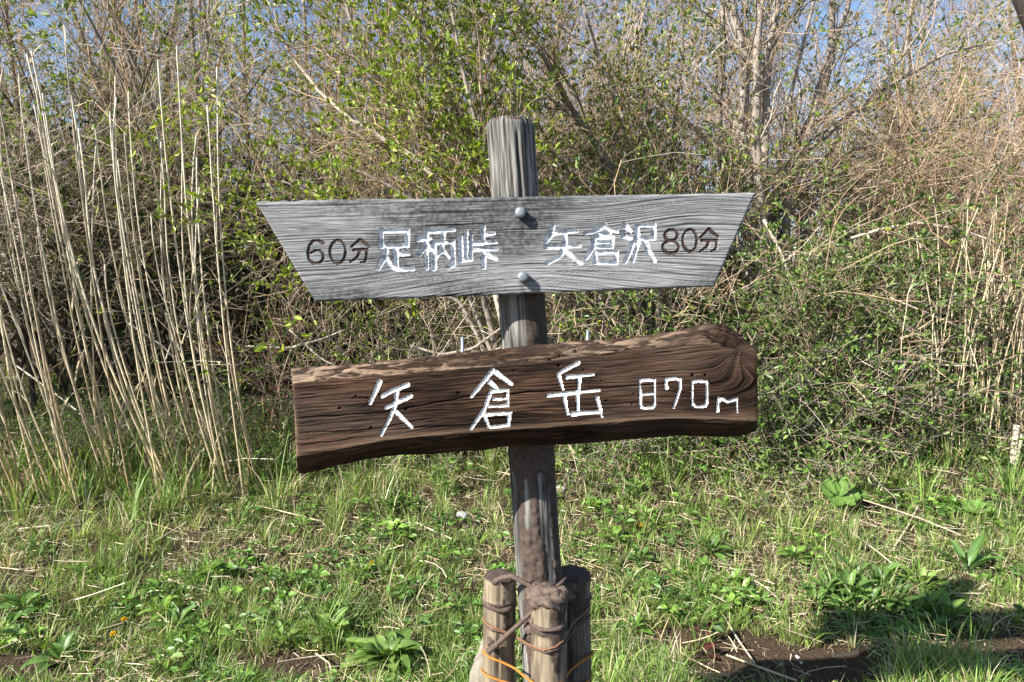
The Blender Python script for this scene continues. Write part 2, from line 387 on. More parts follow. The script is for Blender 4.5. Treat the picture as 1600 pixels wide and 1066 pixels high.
    rings = [Vf[loop]]; nl = len(loop); extraV = []; extraQ = []; prev = loop; off = NU*NV
    for yb in (.006, .018, .034):
        r = G0.reshape(-1, 3)[loop].copy(); r[:, 1] += yb; extraV.append(r); cur = off+np.arange(nl); off += nl
        extraQ.append(np.stack([prev, np.roll(prev, -1), np.roll(cur, -1), cur], -1)[:, ::-1]); prev = cur
    bk = A([BL, BR, TR, TL])+A([0, .034, 0]); extraV.append(bk+A([0, .0005, 0])); bq = A([[off, off+3, off+2, off+1]])
    V2 = np.concatenate([Vf]+extraV); C2 = np.concatenate([Cf, np.tile(A([.34, .33, .31]), (len(V2)-len(Vf), 1))*(1+.2*vnoise(V2[len(Vf):, 0]*120, V2[len(Vf):, 1]*300, 3))[:, None]])
    Q2 = np.concatenate([Q]+extraQ+[bq]); cf2 = np.r_[cfm, np.full(len(Q2)-len(Q), -1)]
    return split('arrow_board', V2, Q2, C2, cf2, chars1, M_BOARD, root, (M_PAINT, M_INK))
board = arrow_board()
board['label'] = 'silver grey weathered board with slanted ends and carved white and black characters'
rngS = np.random.RandomState(3)
def lathe(name, prof, c, axis_y, mat, col, n=24):
    """prof: (radius, along) pairs; axis along -Y when axis_y"""
    a = np.arange(n)/n*2*np.pi; V = []
    for r, h in prof:
        V.append(np.stack([c[0]+r*np.cos(a), np.full(n, c[1]-h), c[2]+r*np.sin(a)], -1) if axis_y else np.stack([c[0]+r*np.cos(a), c[1]+r*np.sin(a), np.full(n, c[2]+h)], -1))
    k = np.arange(len(prof)-1)[:, None]*n; s = np.arange(n)[None]; s2 = (s+1) % n
    Q = np.stack([k+s, k+s2, k+n+s2, k+n+s], -1).reshape(-1, 4)
    V = np.concatenate(V); return mesh(name, V, Q, mat, np.tile(A(col), (len(V), 1)), True)
for (px, py) in ((813, 333), (817, 433)):
    c = P(px, py, SY_BOARD-.002)
    bo = lathe('bolt', [(.0001, -.004), (.0122, -.004), (.0122, .013), (.0119, .0155), (.0108, .0172), (.0092, .0180), (.0088, .0183), (.0050, .0190), (.0001, .0192)], c, True, M_ZINC, (.24, .27, .30)); child(bo, board)

# --- the dark summit log
LY = 1.475
s3 = zs(440, 490, 4.1, LY); s4 = zs(820, 490, 4.1, LY)
LW, LD = .0044, .0030
chars2 = [
 ('carved_character', [s3([(627,438),(597,508),(566,576)],1.1), s3([(808,456),(722,488),(643,530)],1.1), s3([(740,500),(727,590),(694,672),(638,780)]), s3([(826,528),(668,605)]), s3([(735,632),(782,680),(832,730)],1.05)], LW, LD, 0),
 ('carved_character', [s3([(1351,363),(1216,532)]), s3([(1370,376),(1472,452)],1.1), s3([(1333,438),(1378,478)],1.1), s3([(1340,500),(1446,490),(1450,590),(1328,596)]), s3([(1360,549),(1430,546)],.9), s3([(1340,502),(1300,610),(1240,700),(1214,738)]), s3([(1294,645),(1326,722)]), s3([(1315,646),(1462,636),(1452,716),(1335,730)])], LW, LD, 0),
 ('carved_character', [s4([(342,316),(218,384)]), s4([(216,392),(244,486)]), s4([(272,406),(436,392)]), s4([(352,408),(346,486)]), s4([(150,526),(478,492)]), s4([(254,540),(275,642)]), s4([(338,518),(341,616)]), s4([(305,644),(466,632)],1.1), s4([(464,540),(494,662)])], LW, LD, 0),
 ('numeral_eight', [s4([(740,430),(790,424),(832,430),(834,512),(740,522),(740,430)],.85), s4([(740,522),(743,598),(760,606),(822,602),(832,580),(834,512)],.85)], LW, LD, 0),
 ('numeral_seven', [s4([(910,476),(904,424),(960,416),(996,424),(996,480),(980,530),(955,602)],.85)], LW, LD, 0),
 ('numeral_zero', [s4([(1078,436),(1110,432),(1160,437),(1170,460),(1168,570),(1155,592),(1095,600),(1076,582),(1072,500),(1078,436)],.85)], LW, LD, 0),
 ('letter_m', [s4([(1236,622),(1243,543),(1262,548),(1300,566),(1360,546),(1363,630)],.8)], LW, LD, 0),
]
def summit_log():
    ux = A([454, 470, 520, 600, 720, 850, 1000, 1060, 1100, 1135, 1160, 1178, 1186], float)
    top = np.interp(ux, [454, 600, 720, 850, 1000, 1060, 1095, 1130, 1165, 1180, 1186], [576, 563, 550, 537, 524, 517, 511, 511, 524, 541, 546])
    ft = np.interp(ux, [454, 575, 635, 830, 918, 1015, 1090, 1186], [598, 588, 583, 566, 553, 542, 535, 548])
    fb = np.interp(ux, [454, 562, 660, 830, 918, 1040, 1186], [716, 697, 683, 673, 666, 657, 660])
    bt = np.interp(ux, [454, 468, 513, 586, 684, 830, 893, 966, 1027, 1088, 1150, 1175, 1186], [742, 744, 730, 716, 707, 697, 696, 690, 683, 681, 683, 676, 664])
    NU = 470
    pu = np.linspace(456, 1183, NU)
    q = lambda a: np.interp(pu, ux, a)
    def sm(a):
        for _ in range(6): a[1:-1] = (a[:-2]+2*a[1:-1]+a[2:])/4
        return a
    # left end slants slightly: bottom sits further right
    def pt(py, Y, sl=0): return P(pu+sl, py, Y)
    T, FT, FB, B = sm(q(top)), sm(q(ft)), sm(q(fb)), sm(q(bt))
    mid = (FT+FB)/2
    endx = lambda py: np.interp((py-575)/165., [0, 1], [0, 9])*np.interp(pu, [456, 620], [1, 0])
    bk_ = lambda py: endx(py)+np.interp(pu, [456, 500, 1140, 1183], [4, 0, 0, -4])
    ctr = [pt(mid, LY+.150, bk_(mid)), pt(B*.6+mid*.4, LY+.150, bk_(B)), pt(B-3, LY+.115, endx(B)), pt(B, LY+.070, endx(B)), pt(B*.55+FB*.45, LY+.030, endx(B)), pt(FB, LY+.004, endx(FB)),
           pt(FB-3, LY, endx(FB)), pt(FT+3, LY, endx(FT)), pt(FT, LY+.003, endx(FT)), pt(FT*.5+T*.5, LY+.022, endx(T)), pt(T, LY+.062, endx(T)), pt(T+2, LY+.11, bk_(T)), pt(T*.6+mid*.4, LY+.150, bk_(mid))]
    cnt = [2, 3, 5, 10, 14, 3, 112, 3, 22, 20, 5, 3]
    rows = []
    for a, b, n in zip(ctr[:-1], ctr[1:], cnt):
        for k in range(n): rows.append(a+(b-a)*k/n)
    rows.append(ctr[-1]); G0 = np.stack(rows, 0)           # (NV,NU,3)
    NV = len(rows)
    sec = np.concatenate([np.full(n, k) for k, n in enumerate(cnt)]+[[len(cnt)-1]])
    for _ in range(3): G0[1:-1] = (G0[:-2]+2*G0[1:-1]+G0[2:])/4      # round the arrises a little
    dU = np.gradient(G0, axis=1); dV = np.gradient(G0, axis=0); Nn = nz(np.cross(dU, dV))
    if Nn[NV//2, NU//2, 1] > 0: Nn = -Nn
    x, z = G0[..., 0], G0[..., 2]; perim = np.cumsum(np.r_[0, np.linalg.norm(np.diff(G0[:, NU//2], axis=0), axis=1)])[:, None]+0*x
    th = math.radians(4.6); zc = z-x*math.tan(th)-(P(820, 620, LY)[2])
    kn = P(1128, 548, LY); kd2 = ((x-kn[0])/.11)**2+((z-kn[2])/.055)**2
    kx, kz = P(1158, 543, LY)[0], P(1158, 543, LY)[2]; kr = np.hypot(x-kx, (z-kz)*1.3); ktheta = np.arctan2(z-kz, kx-x+1e-6)
    ktheta = np.where(ktheta > 2.2, ktheta-2*np.pi, ktheta)
    kw = np.exp(-(kr/.15)**2)
    R = (zc-.012*np.exp(-((x+.15)/.18)**2)*sstep(-.02, -.06, zc))*(1-kw)+kw*(.052*ktheta+kz-kx*math.tan(th)-P(820, 620, LY)[2])
    R = R+(.005*fbm(x*5, zc*20, 57, 3)+.0016*fbm(x*26, zc*60, 56, 2))
    R = np.where(sec[:, None] == 6, R, perim*1.0+.006*fbm(x*7, perim*30, 58, 3))
    ph = R/(.0072+.0022*sstep(-.3, .4, vnoise(x*2, zc*14, 60)))+1.4*vnoise(R*60, x*.7, 61); f = ph-np.floor(ph)
    groove = np.exp(-((f-.5)/.2)**2)*(.4+.6*sstep(-.5, .4, fbm(x*6, R*140, 62, 2)))
    fib = fbm(x*18, R*420, 63, 3)
    front = np.exp(-np.clip(np.abs(sec-6.), 0, 9)[:, None]**2)*np.ones_like(x)
    topw = sstep(6.5, 8, sec.astype(float))[:, None]*np.ones_like(x)
    botw = sstep(5.5, 4, sec.astype(float))[:, None]*np.ones_like(x)
    hgt = -.0008*groove+.0009*fib+.0009*fbm(x*14, z*30, 64, 3)-.0022*sstep(.32, .6, fbm(x*9, R*220, 59, 3))
    worm = fbm(x*26+2*fbm(x*9, perim*30, 66, 2), perim*75, 67, 3)
    wormr = 1-np.abs(worm)*3
    hgt = hgt+topw*(.005*fbm(x*10, perim*28, 68, 3)-.0045*np.clip(wormr, 0, 1)+.0016*fbm(x*50, perim*130, 65, 2))+botw*(.006*fbm(x*8, perim*20, 69, 4))
    holes = np.zeros_like(x); rg = np.random.RandomState(12)
    for k in range(26):
        hx = rg.uniform(-.5, .55); r0 = rg.randint(int(NV*.30), NV-14); j = int((hx+.52)/1.08*NU) % NU
        c = G0[r0, j]; dd = np.linalg.norm(G0-c, axis=-1)/rg.uniform(.0016, .0032); holes = np.maximum(holes, np.exp(-dd**4))
    hgt = hgt-.006*holes
    c1 = np.zeros_like(x)
    cz = P(700, 636, LY)[2]-.0; zl = np.interp(x, [P(456, 655, LY)[0], P(600, 640, LY)[0], P(735, 617, LY)[0], P(830, 614, LY)[0], P(1000, 605, LY)[0], P(1180, 585, LY)[0]], [P(456, 655, LY)[2], P(600, 645, LY)[2], P(735, 620, LY)[2], P(830, 614, LY)[2], P(1000, 603, LY)[2], P(1180, 588, LY)[2]])
    zl = zl+.0022*fbm(x*14, x*0, 71, 3)
    c1 = np.exp(-((z-zl)/.0018)**2)*(sec[:, None] == 6)*sstep(.62, .3, np.abs(x+.1))*(.5+.5*sstep(-.2, .3, fbm(x*5, x*0+3, 72, 2)))
    zl2 = zl-.032-.004*fbm(x*6, x*0+9, 73, 2)
    c1 = np.maximum(c1, .7*np.exp(-((z-zl2)/.001)**2)*(sec[:, None] == 6)*sstep(-.5, -.45, x)*sstep(-.1, -.25, x))
    hgt = hgt-.006*c1
    # the rotten knot hollow at the upper right corner
    kh = P(1142, 531, LY+.02); e = ((x-kh[0])/.040)**2+((z-kh[2]+.22*(x-kh[0]))/.0105)**2
    hol = np.exp(-e**2)*(sec[:, None] >= 6)*(sec[:, None] <= 9)
    hgt = hgt-.045*hol*(1+.2*fbm(x*60, z*60, 74, 2))
    e2 = ((x-kh[0]+.005)/.06)**2+((z-kh[2]-.024)/.012)**2; hgt = hgt+.012*np.exp(-e2)*(sec[:, None] >= 7)
    dep, cid = carve(x, z, chars2); isf = (sec[:, None] == 6)|(sec[:, None] == 7)
    cid = np.where(isf, cid, -1); dep = np.where(isf, dep, 0)
    hgt = np.where(cid >= 0, hgt*.4, hgt)-dep+.0008*fbm(x*5, perim*9, 75, 2)
    endr = np.minimum(np.arange(NU), np.arange(NU)[::-1])[None]*.0023; hgt = hgt-.0012*np.exp(-(endr/.003)**2)*(1+.6*fbm(perim*60, x*0, 76, 2))
    V = G0+Nn*hgt[..., None]
    V[..., 0] += (.004*fbm(perim*25, x*0+1, 77, 3))*np.exp(-(endr/.02)**2)
    w = sstep(-.55, .75, fib*.8+.5*fbm(x*3, zc*14, 78, 3))[..., None]
    C = A([.022, .0145, .0115])*(1-w)+A([.112, .067, .044])*w
    C = C*(1-.6*sstep(.32, .55, fbm(x*9, R*220, 59, 3))[..., None])
    mott = sstep(-.15, .4, fbm(x*6, z*15, 79, 4))[..., None]; C = C*(1-.5*mott)
    wp = sstep(.05, .45, fbm(x*4+7, z*11, 83, 4))[..., None]; C = C*(1-.4*wp)+A([.10, .075, .06])*.4*wp
    C = C*(1-.78*groove[..., None])*A([.92, .88, .86])
    edge = sstep(.45, .9, topw)[..., None]; pale = A([.25, .18, .128])*(.10+.90*sstep(-.25, .35, worm+.7*fbm(x*45, perim*170, 82, 3)))[..., None]
    pf = edge*sstep(.45, -.35, fbm(x*4, perim*20, 80, 3)+x*1.1+.1)[..., None]
    C = C*(1-pf*.85)+pale*pf*.85
    C = C*(1-.0*botw[..., None])
    lip = np.exp(-((sec[:, None]-6)*1.)**2)*np.exp(-((z-(FB[None]*0+P(pu, FB, LY)[:, 2][None])-.006)/.007)**2); C = C*(1-.6*lip[..., None])+A([.17, .115, .078])*.6*lip[..., None]
    le = np.exp(-(np.arange(NU)[None]*.0019/.005)**2)[..., None]*.15*np.ones_like(x)[..., None]; C = C*(1-le)+A([.20, .145, .10])*le
    C = C*(1-.8*np.clip(holes+c1+hol, 0, 1)[..., None])
    idx = np.arange(NV*NU).reshape(NV, NU)
    Q = np.stack([idx[:-1, :-1], idx[:-1, 1:], idx[1:, 1:], idx[1:, :-1]], -1).reshape(-1, 4)
    cf = np.stack([cid[:-1, :-1], cid[:-1, 1:], cid[1:, 1:], cid[1:, :-1]], -1).reshape(-1, 4)
    cfm = np.where((cf >= 0).sum(1) >= 3, cf.max(1), -1)
    Vf = V.reshape(-1, 3); Cf = C.reshape(-1, 3); ex = []; exq = []; off = NV*NU
    bq = np.stack([idx[-1, :-1], idx[-1, 1:], idx[0, 1:], idx[0, :-1]], -1)
    tri = []
    for j, sg in ((0, 1), (NU-1, -1)):
        cen = Vf[idx[:, j]].mean(0); ringi = np.r_[idx[:, j]]; ex.append(cen[None]); c_i = off; off += 1
        nx_ = np.roll(ringi, -1); tri.append(np.stack([ringi, nx_, np.full(NV, c_i)], -1)[:, ::sg])
    V2 = np.concatenate([Vf]+ex); C2 = np.concatenate([Cf, np.tile(A([.2, .14, .1]), (2, 1))])
    o = split('summit_log', V2, np.concatenate([Q, bq]), C2, np.r_[cfm, np.full(len(bq), -1)], chars2, M_LOG, root, (M_PAINT, M_INK))
    for tr_ in tri:
        u, inv = np.unique(tr_.reshape(-1), return_inverse=True)
        child(mesh('end_grain', V2[u], inv.reshape(-1, 3), M_LOG, C2[u]*0+A([.15, .1, .07]), False), o)
    return o
log = summit_log()
log['label'] = 'thick dark brown carved log with white painted characters and rotten knot'
for (px, py) in ((722.5, 527), (918.5, 516)):
    t_ = P(px, py, LY+.135); b_ = t_-A([0, 0, .12])
    child(tube_obj('steel_pin', rngS, [b_, t_], .0040, 10, (.26, .30, .34), M_ZINC), log)

# --- round wood with cracks and mud (post and stakes)
def round_wood(name, axis_px, Y, rpx, parent, seed, mud_fn, base_cols, bottom_z=-.2, NA=96, dz=.004, ncrack=7, flat_top=True):
    """axis_px: [(px,py)] top to bottom; rpx radius in px at the top"""
    rg = np.random.RandomState(seed)
    a3 = [P(px, py, Y) for px, py in axis_px]; top = a3[0]; dirv = (a3[-1]-a3[0]); dirv = dirv/abs(dirv[2])
    Lz = top[2]-bottom_z; n = int(Lz/dz)
    zz = np.linspace(0, Lz, n); C = top[None]+dirv[None]*zz[:, None]
    dep = A([top[1]*cP+(CAM_H-top[2])*sP])[0]; r0 = rpx/F*dep
    ang = np.arange(NA)/NA*2*np.pi - 1.5*np.pi                # -90 deg faces the camera
    AA, ZZ = np.meshgrid(ang, zz); per = AA*r0
    wob = .02*np.cos(2*AA+rg.uniform(0, 6))+.012*np.cos(3*AA+rg.uniform(0, 6))
    ca, sa = np.cos(AA), np.sin(AA)
    fib = fbm(per*330+50*seed, ZZ*9, seed, 3); fib2 = fbm(per*120+50*seed, ZZ*5, seed+5, 3)
    rad = r0*(1+wob)+.0007*fib+.0009*fib2
    crack = np.zeros_like(AA)
    for k in range(ncrack):
        a0 = rg.uniform(-np.pi, 0) if k else -1.05
        z0 = rg.uniform(-.1, Lz*.8); z1 = z0+rg.uniform(.15, .7); wd = rg.uniform(.0008, .0019)
        cl = (a0+.05*fbm(ZZ*5, ZZ*0+k, seed+k, 2))*r0
        m = np.exp(-((per-cl)/wd)**2)*sstep(z0, z0+.05, ZZ)*sstep(z1, z1-.1, ZZ); crack = np.maximum(crack, m)
    if seed == 5:                                           # the long drying splits in the head of the post
        for fr0, z0, z1, wd in ((-.70, -.1, .45, .0019), (-.25, -.1, .12, .0011), (-.05, .05, .42, .0010), (.27, .02, .60, .0024), (.62, -.1, .3, .0012), (-1.0, .1, .6, .0013)):
            cl = (fr0-np.pi/2+.04*fbm(ZZ*6, ZZ*0+fr0*9, 77, 2))*r0
            crack = np.maximum(crack, np.exp(-((per-cl)/wd)**2)*sstep(z0, z0+.03, ZZ)*sstep(z1, z1-.12, ZZ))
    mm = mud_fn(AA, ZZ, C[:, None, 0]+r0*ca, seed)         # -1..1, >0 is mud
    th = sstep(0, .25, mm)
    mn = fbm(per*70, ZZ*60, seed+9, 4)
    rad = rad-.007*crack*(1-th)+th*(.003+.0042*mn+.0026*fbm(per*190, ZZ*170, seed+13, 2))*(.35+.65*sstep(.85, 1.02, ZZ) if seed == 5 else 1.)
    if flat_top: rad = rad*(1-.10*np.exp(-(ZZ/.006)**2))
    V = np.stack([C[:, None, 0]+rad*ca, C[:, None, 1]+rad*sa, C[:, None, 2]+.003*np.exp(-(ZZ/.01)**2)*fbm(np.cos(AA)*3, np.sin(AA)*3, seed, 2)], -1)
    w = sstep(-.5, .6, fib)[..., None]; c0, c1 = A(base_cols[0]), A(base_cols[1])
    Cc = (c0*(1-w)+c1*w)*(1-.25*sstep(0, .5, fib2)[..., None])*(1-.45*sstep(.0, .5, fbm(per*25+seed, ZZ*9, seed+71, 4))[..., None])*(1-.9*crack[..., None])
    muc = A([.074, .055, .045])*(1+.3*mn[..., None])
    Cc = np.where(mm[..., None] > 0, muc, Cc)
    idx = np.arange(n*NA).reshape(n, NA); nx_ = np.roll(idx, -1, 1)
    Q = np.stack([idx[:-1], idx[1:], nx_[1:], nx_[:-1]], -1).reshape(-1, 4)
    mf = np.stack([mm[:-1], mm[1:], np.roll(mm, -1, 1)[1:], np.roll(mm, -1, 1)[:-1]], -1).min(-1).reshape(-1) > 0
    # top disc, domed
    Vt = []; Qt = []; prev = idx[0]; off = n*NA
    for k, fr in enumerate((.85, .6, .3, .02)):
        r = rad[0]*fr; hh = .004*(1-fr)+.0035*fbm(np.cos(ang)*fr*4+seed, np.sin(ang)*fr*4, seed+3, 3)
        Vt.append(np.stack([C[0, 0]+r*np.cos(ang), C[0, 1]+r*np.sin(ang), C[0, 2]+hh], -1)); cur = off+np.arange(NA); off += NA
        Qt.append(np.stack([prev, np.roll(prev, -1), np.roll(cur, -1), cur], -1)); prev = cur
    V2 = np.concatenate([V.reshape(-1, 3)]+Vt); C2 = np.concatenate([Cc.reshape(-1, 3), np.tile(A([.075, .056, .05]), (NA*4, 1))])
    main = Q[~mf]; mud = np.concatenate([Q[mf]]+Qt)
    u, inv = np.unique(main.reshape(-1), return_inverse=True); o = mesh(name, V2[u], inv.reshape(-1, 4), M_POST, C2[u], True)
    if parent is not None: child(o, parent)
    u, inv = np.unique(mud.reshape(-1), return_inverse=True); q = inv.reshape(-1, 4); Vm, Cm = V2[u], C2[u]
    lab = np.arange(len(u))
    while True:                                            # connected pieces
        ml_ = lab[q].min(1); new = lab.copy(); np.minimum.at(new, q.reshape(-1), np.repeat(ml_, 4)); new = new[new]
        if (new == lab).all(): break
        lab = new
    fl = lab[q[:, 0]]; ms = []; ids, cn = np.unique(fl, return_counts=True); small = []
    for l_, c_ in zip(ids, cn):
        f = q[fl == l_]
        if c_ < 60: small.append(f); continue
        uu, iv = np.unique(f.reshape(-1), return_inverse=True); ms.append(mesh('mud_patch', Vm[uu], iv.reshape(-1, 4), M_MUD, Cm[uu], True))
    if small:
        f = np.concatenate(small); uu, iv = np.unique(f.reshape(-1), return_inverse=True); sp = mesh('mud_specks', Vm[uu], iv.reshape(-1, 4), M_MUD, Cm[uu], True); sp['kind'] = 'stuff'; ms.append(sp)
    return o, ms, C, r0
def post_mud(AA, ZZ, XX, seed):
    per = AA*.058; edge = .35*fbm(per*22, ZZ*7, seed+31, 4)
    top = .6-ZZ/.013+1.1*fbm(per*45, ZZ*0, 33, 2)
    fr = (AA+np.pi/2)                                        # 0 faces camera, + right
    # darker right flank between the boards
    b1 = np.where((ZZ > .40) & (ZZ < .62), 1.1*sstep(.0, .3, fr)-.4+edge*.5, -1)
    # below the log: left column, centre column and right flank
    low = sstep(.78, .86, ZZ)
    colm = np.maximum(np.exp(-((fr+.05)/.20)**2), np.maximum(np.exp(-((fr+.66)/.26)**2)*.95, np.exp(-((fr-.95)/.33)**2)))
    head = np.exp(-((ZZ-.83)/.03)**2)
    b2 = np.where(ZZ > .70, low*(colm*1.3-.60)+head*.8+edge*1.1-.12, -1)
    lump = np.where(ZZ > .95, 1.0*np.exp(-((fr+.25)/.6)**2)*sstep(.95, 1.04, ZZ)+edge*.8-.35, -1)
    return np.maximum(np.maximum(top, b1), np.maximum(b2, lump))
po, pm, PC, PR_ = round_wood('post', [(797, 190), (841, 880)], SY_POST, 37.0, root, 5, post_mud, ((.045, .043, .041), (.27, .26, .245)), NA=104, dz=.0045, ncrack=16)
for m_ in pm: child(m_, po)

# --- support stakes, wire and mud
def stake_mud(t0, amt):
    def f(AA, ZZ, XX, seed):
        per = AA*.04; e = fbm(per*26, ZZ*12, seed+41, 4)
        fr = AA+np.pi/2
        top = .35-ZZ/t0+.8*e
        run = .75*np.exp(-((fr-.35)/.45)**2)*amt*sstep(.26, .05, ZZ)-.45+.7*e
        ringm = .9*np.exp(-((ZZ-.065)/.010)**2)*sstep(-.4, .3, e+.2)-.35
        return np.maximum(np.maximum(top, run), ringm)
    return f
stakes = []
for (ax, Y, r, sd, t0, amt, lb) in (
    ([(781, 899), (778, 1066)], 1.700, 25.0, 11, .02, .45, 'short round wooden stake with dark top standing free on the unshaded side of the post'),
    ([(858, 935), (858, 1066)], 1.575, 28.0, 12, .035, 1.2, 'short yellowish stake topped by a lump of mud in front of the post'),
    ([(893, 894), (896, 1066)], 1.760, 28.5, 13, .05, .9, 'short stake coloured darker for shadow on the shaded side of the post')):
    o, m, C_, r_ = round_wood('support_stake', ax, Y, r, None, sd, stake_mud(t0, amt), ((.17, .135, .095), (.31, .255, .18)) if sd != 13 else ((.10, .085, .07), (.21, .18, .145)), NA=56, dz=.006, ncrack=4)  # stake behind the post gets darker wood colours, shade put into them
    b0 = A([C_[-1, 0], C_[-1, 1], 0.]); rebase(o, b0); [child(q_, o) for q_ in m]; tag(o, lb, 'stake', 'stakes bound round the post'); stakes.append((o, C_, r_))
def mud_lump(name, c, rx, ry, rz, seed, parent):
    nu, nv = 48, 28; u = np.arange(nu)/nu*2*np.pi; v = np.linspace(.02, np.pi-.02, nv); U, Vv = np.meshgrid(u, v)
    d = np.stack([np.cos(U)*np.sin(Vv), np.sin(U)*np.sin(Vv), np.cos(Vv)], -1)
    k = 1+.42*fbm(d[..., 0]*2.2+seed+d[..., 2]*1.7, d[..., 1]*2.2+d[..., 2]*1.3, seed, 4)+.09*fbm(d[..., 0]*7+d[..., 2]*5, d[..., 1]*9-d[..., 2]*4, seed+4, 3)
    V = A(c)+d*k[..., None]*A([rx, ry, rz]); idx = np.arange(nu*nv).reshape(nv, nu); n2 = np.roll(idx, -1, 1)
    Q = np.stack([idx[:-1], idx[1:], n2[1:], n2[:-1]], -1).reshape(-1, 4)
    cc = A([.115, .085, .07])*(1+.3*fbm(d[..., 0]*8, d[..., 1]*8+d[..., 2]*5, seed+8, 3))[..., None]
    return child(mesh(name, V, Q, M_MUD, cc.reshape(-1, 3), True), parent)
mud_lump('mud_lump', P(857, 932, 1.572), .049, .046, .030, 3, stakes[1][0])
mud_lump('mud_lump', P(838, 922, 1.600), .022, .025, .016, 6, stakes[1][0])
mud_lump('mud_lump', P(879, 928, 1.560), .017, .02, .018, 8, stakes[1][0])
mud_lump('mud_lump', P(829, 982, 1.62), .016, .02, .014, 9, stakes[1][0])
mud_lump('mud_lump', P(768, 1000, 1.672), .011, .012, .017, 15, stakes[0][0])
muddy = (.10, .075, .062)
def wire(name, pts, r, col, label, cat, mat=M_WIRE, K=28, S=8, grp=None):
    q = A([P(a, b, c) for a, b, c in pts]); o = tube_obj(name, rngS, q, r, S, col, mat, K=K)
    rebase(o, q[0]); return tag(o, label, cat, grp)
RUST, ORNG, BRN = (.20, .105, .06), (.42, .16, .03), (.10, .07, .055)
wire('binding_wire', [(766, 955, 1.74), (753, 968, 1.70), (762, 977, 1.652), (785, 986, 1.652), (806, 995, 1.645), (826, 1007, 1.57), (850, 1017, 1.520), (872, 1010, 1.525), (885, 996, 1.55), (893, 975, 1.65), (910, 961, 1.695), (923, 946, 1.73), (915, 938, 1.80)], .0026, RUST, 'thin brown wire loop binding the stakes, topmost of the wires', 'wire', grp='wires binding the stakes')
wire('binding_wire', [(766, 958, 1.74), (754, 974, 1.70), (764, 984, 1.653), (790, 988, 1.652), (810, 1000, 1.64), (830, 1013, 1.562), (852, 1021, 1.522), (874, 1014, 1.527), (886, 1000, 1.55), (896, 985, 1.66), (912, 975, 1.70), (923, 962, 1.73), (915, 955, 1.80)], .0024, BRN, 'dark brown wire drawn tight just under the topmost loop', 'wire', grp='wires binding the stakes')
wire('binding_wire', [(764, 1003, 1.74), (753, 1016, 1.70), (762, 1026, 1.652), (782, 1034, 1.650), (803, 1043, 1.64), (818, 1056, 1.58), (834, 1068, 1.535), (858, 1075, 1.515), (878, 1070, 1.53), (886, 1055, 1.60), (892, 1046, 1.67), (910, 1033, 1.69), (927, 1022, 1.72), (925, 1018, 1.80)], .0030, ORNG, 'bright orange rusty wire bent sharply up onto the shaded stake', 'wire', grp='wires binding the stakes')
wire('binding_wire', [(762, 1035, 1.74), (751, 1046, 1.70), (760, 1056, 1.652), (782, 1064, 1.650), (803, 1070, 1.64), (830, 1090, 1.56), (858, 1100, 1.515), (884, 1092, 1.54), (900, 1075, 1.68), (922, 1062, 1.73)], .0030, ORNG, 'orange rusty wire loop lowest around the stakes', 'wire', grp='wires binding the stakes')
wire('muddy_stick', [(774, 909, 1.645), (782, 904, 1.625), (800, 900, 1.61), (818, 910, 1.60), (840, 922, 1.59), (862, 924, 1.58), (880, 908, 1.60), (885, 902, 1.62)], [.0095, .0065, .0065, .006, .006, .006, .004, .002], muddy, 'mud-coated bent stick lying across the tops of the stakes', 'stick', M_MUD, 30, 10)
wire('muddy_stick', [(763, 1018, 1.645), (780, 1004, 1.640), (797, 988, 1.63), (815, 972, 1.61), (832, 955, 1.60)], [.0085, .0065, .006, .0055, .005], muddy, 'mud-coated straight stick slanting between two stakes', 'stick', M_MUD, 20, 10)
mud_ring = wire('mud_ridge', [(757, 938, 1.70), (765, 948, 1.655), (780, 955, 1.648), (795, 953, 1.655), (806, 946, 1.70)], [.003, .0065, .005, .007, .003], muddy, None, None, M_MUD, 20, 8)
ml = A(mud_ring.location); mud_ring.parent = stakes[0][0]; mud_ring.location = tuple(ml-A(stakes[0][0].location))
mud_ring2 = wire('mud_ridge', [(832, 976, 1.56), (845, 984, 1.528), (860, 985, 1.525), (875, 982, 1.53), (886, 974, 1.56)], [.003, .005, .004, .006, .003], muddy, None, None, M_MUD, 20, 8)
ml = A(mud_ring2.location); mud_ring2.parent = stakes[1][0]; mud_ring2.location = tuple(ml-A(stakes[1][0].location))

def stone(name, c, sx, sy, sz, seed, col, label, cat='stone', blocky=3.0):
    nu, nv = 28, 18; u = np.arange(nu)/nu*2*np.pi; v = np.linspace(.02, np.pi-.02, nv); U, Vv = np.meshgrid(u, v)
    d = np.stack([np.cos(U)*np.sin(Vv), np.sin(U)*np.sin(Vv), np.cos(Vv)], -1)
    k = (np.abs(d)**blocky).sum(-1)**(-1/blocky)*(1+.12*fbm(d[..., 0]*2+seed+d[..., 2], d[..., 1]*2+d[..., 2]*2, seed, 4))
    V = d*k[..., None]*A([sx, sy, sz])
    idx = np.arange(nu*nv).reshape(nv, nu); n2 = np.roll(idx, -1, 1); Q = np.stack([idx[:-1], idx[1:], n2[1:], n2[:-1]], -1).reshape(-1, 4)
    o = mesh(name, V, Q, M_STONE, (A(col)*(1+.2*fbm(d[..., 0]*5, d[..., 1]*5+d[..., 2]*4, seed, 3))[..., None]).reshape(-1, 3), True)
    o.location = tuple(c); o.rotation_euler = (0, 0, seed*.7); return tag(o, label, cat)
stone('concrete_block', A([P(770, 1060, 1.84)[0], 1.84, .21]), .095, .055, .26, 2, (.24, .22, .18), 'pale upright concrete block wedged behind the stakes', 'block', 7.0)
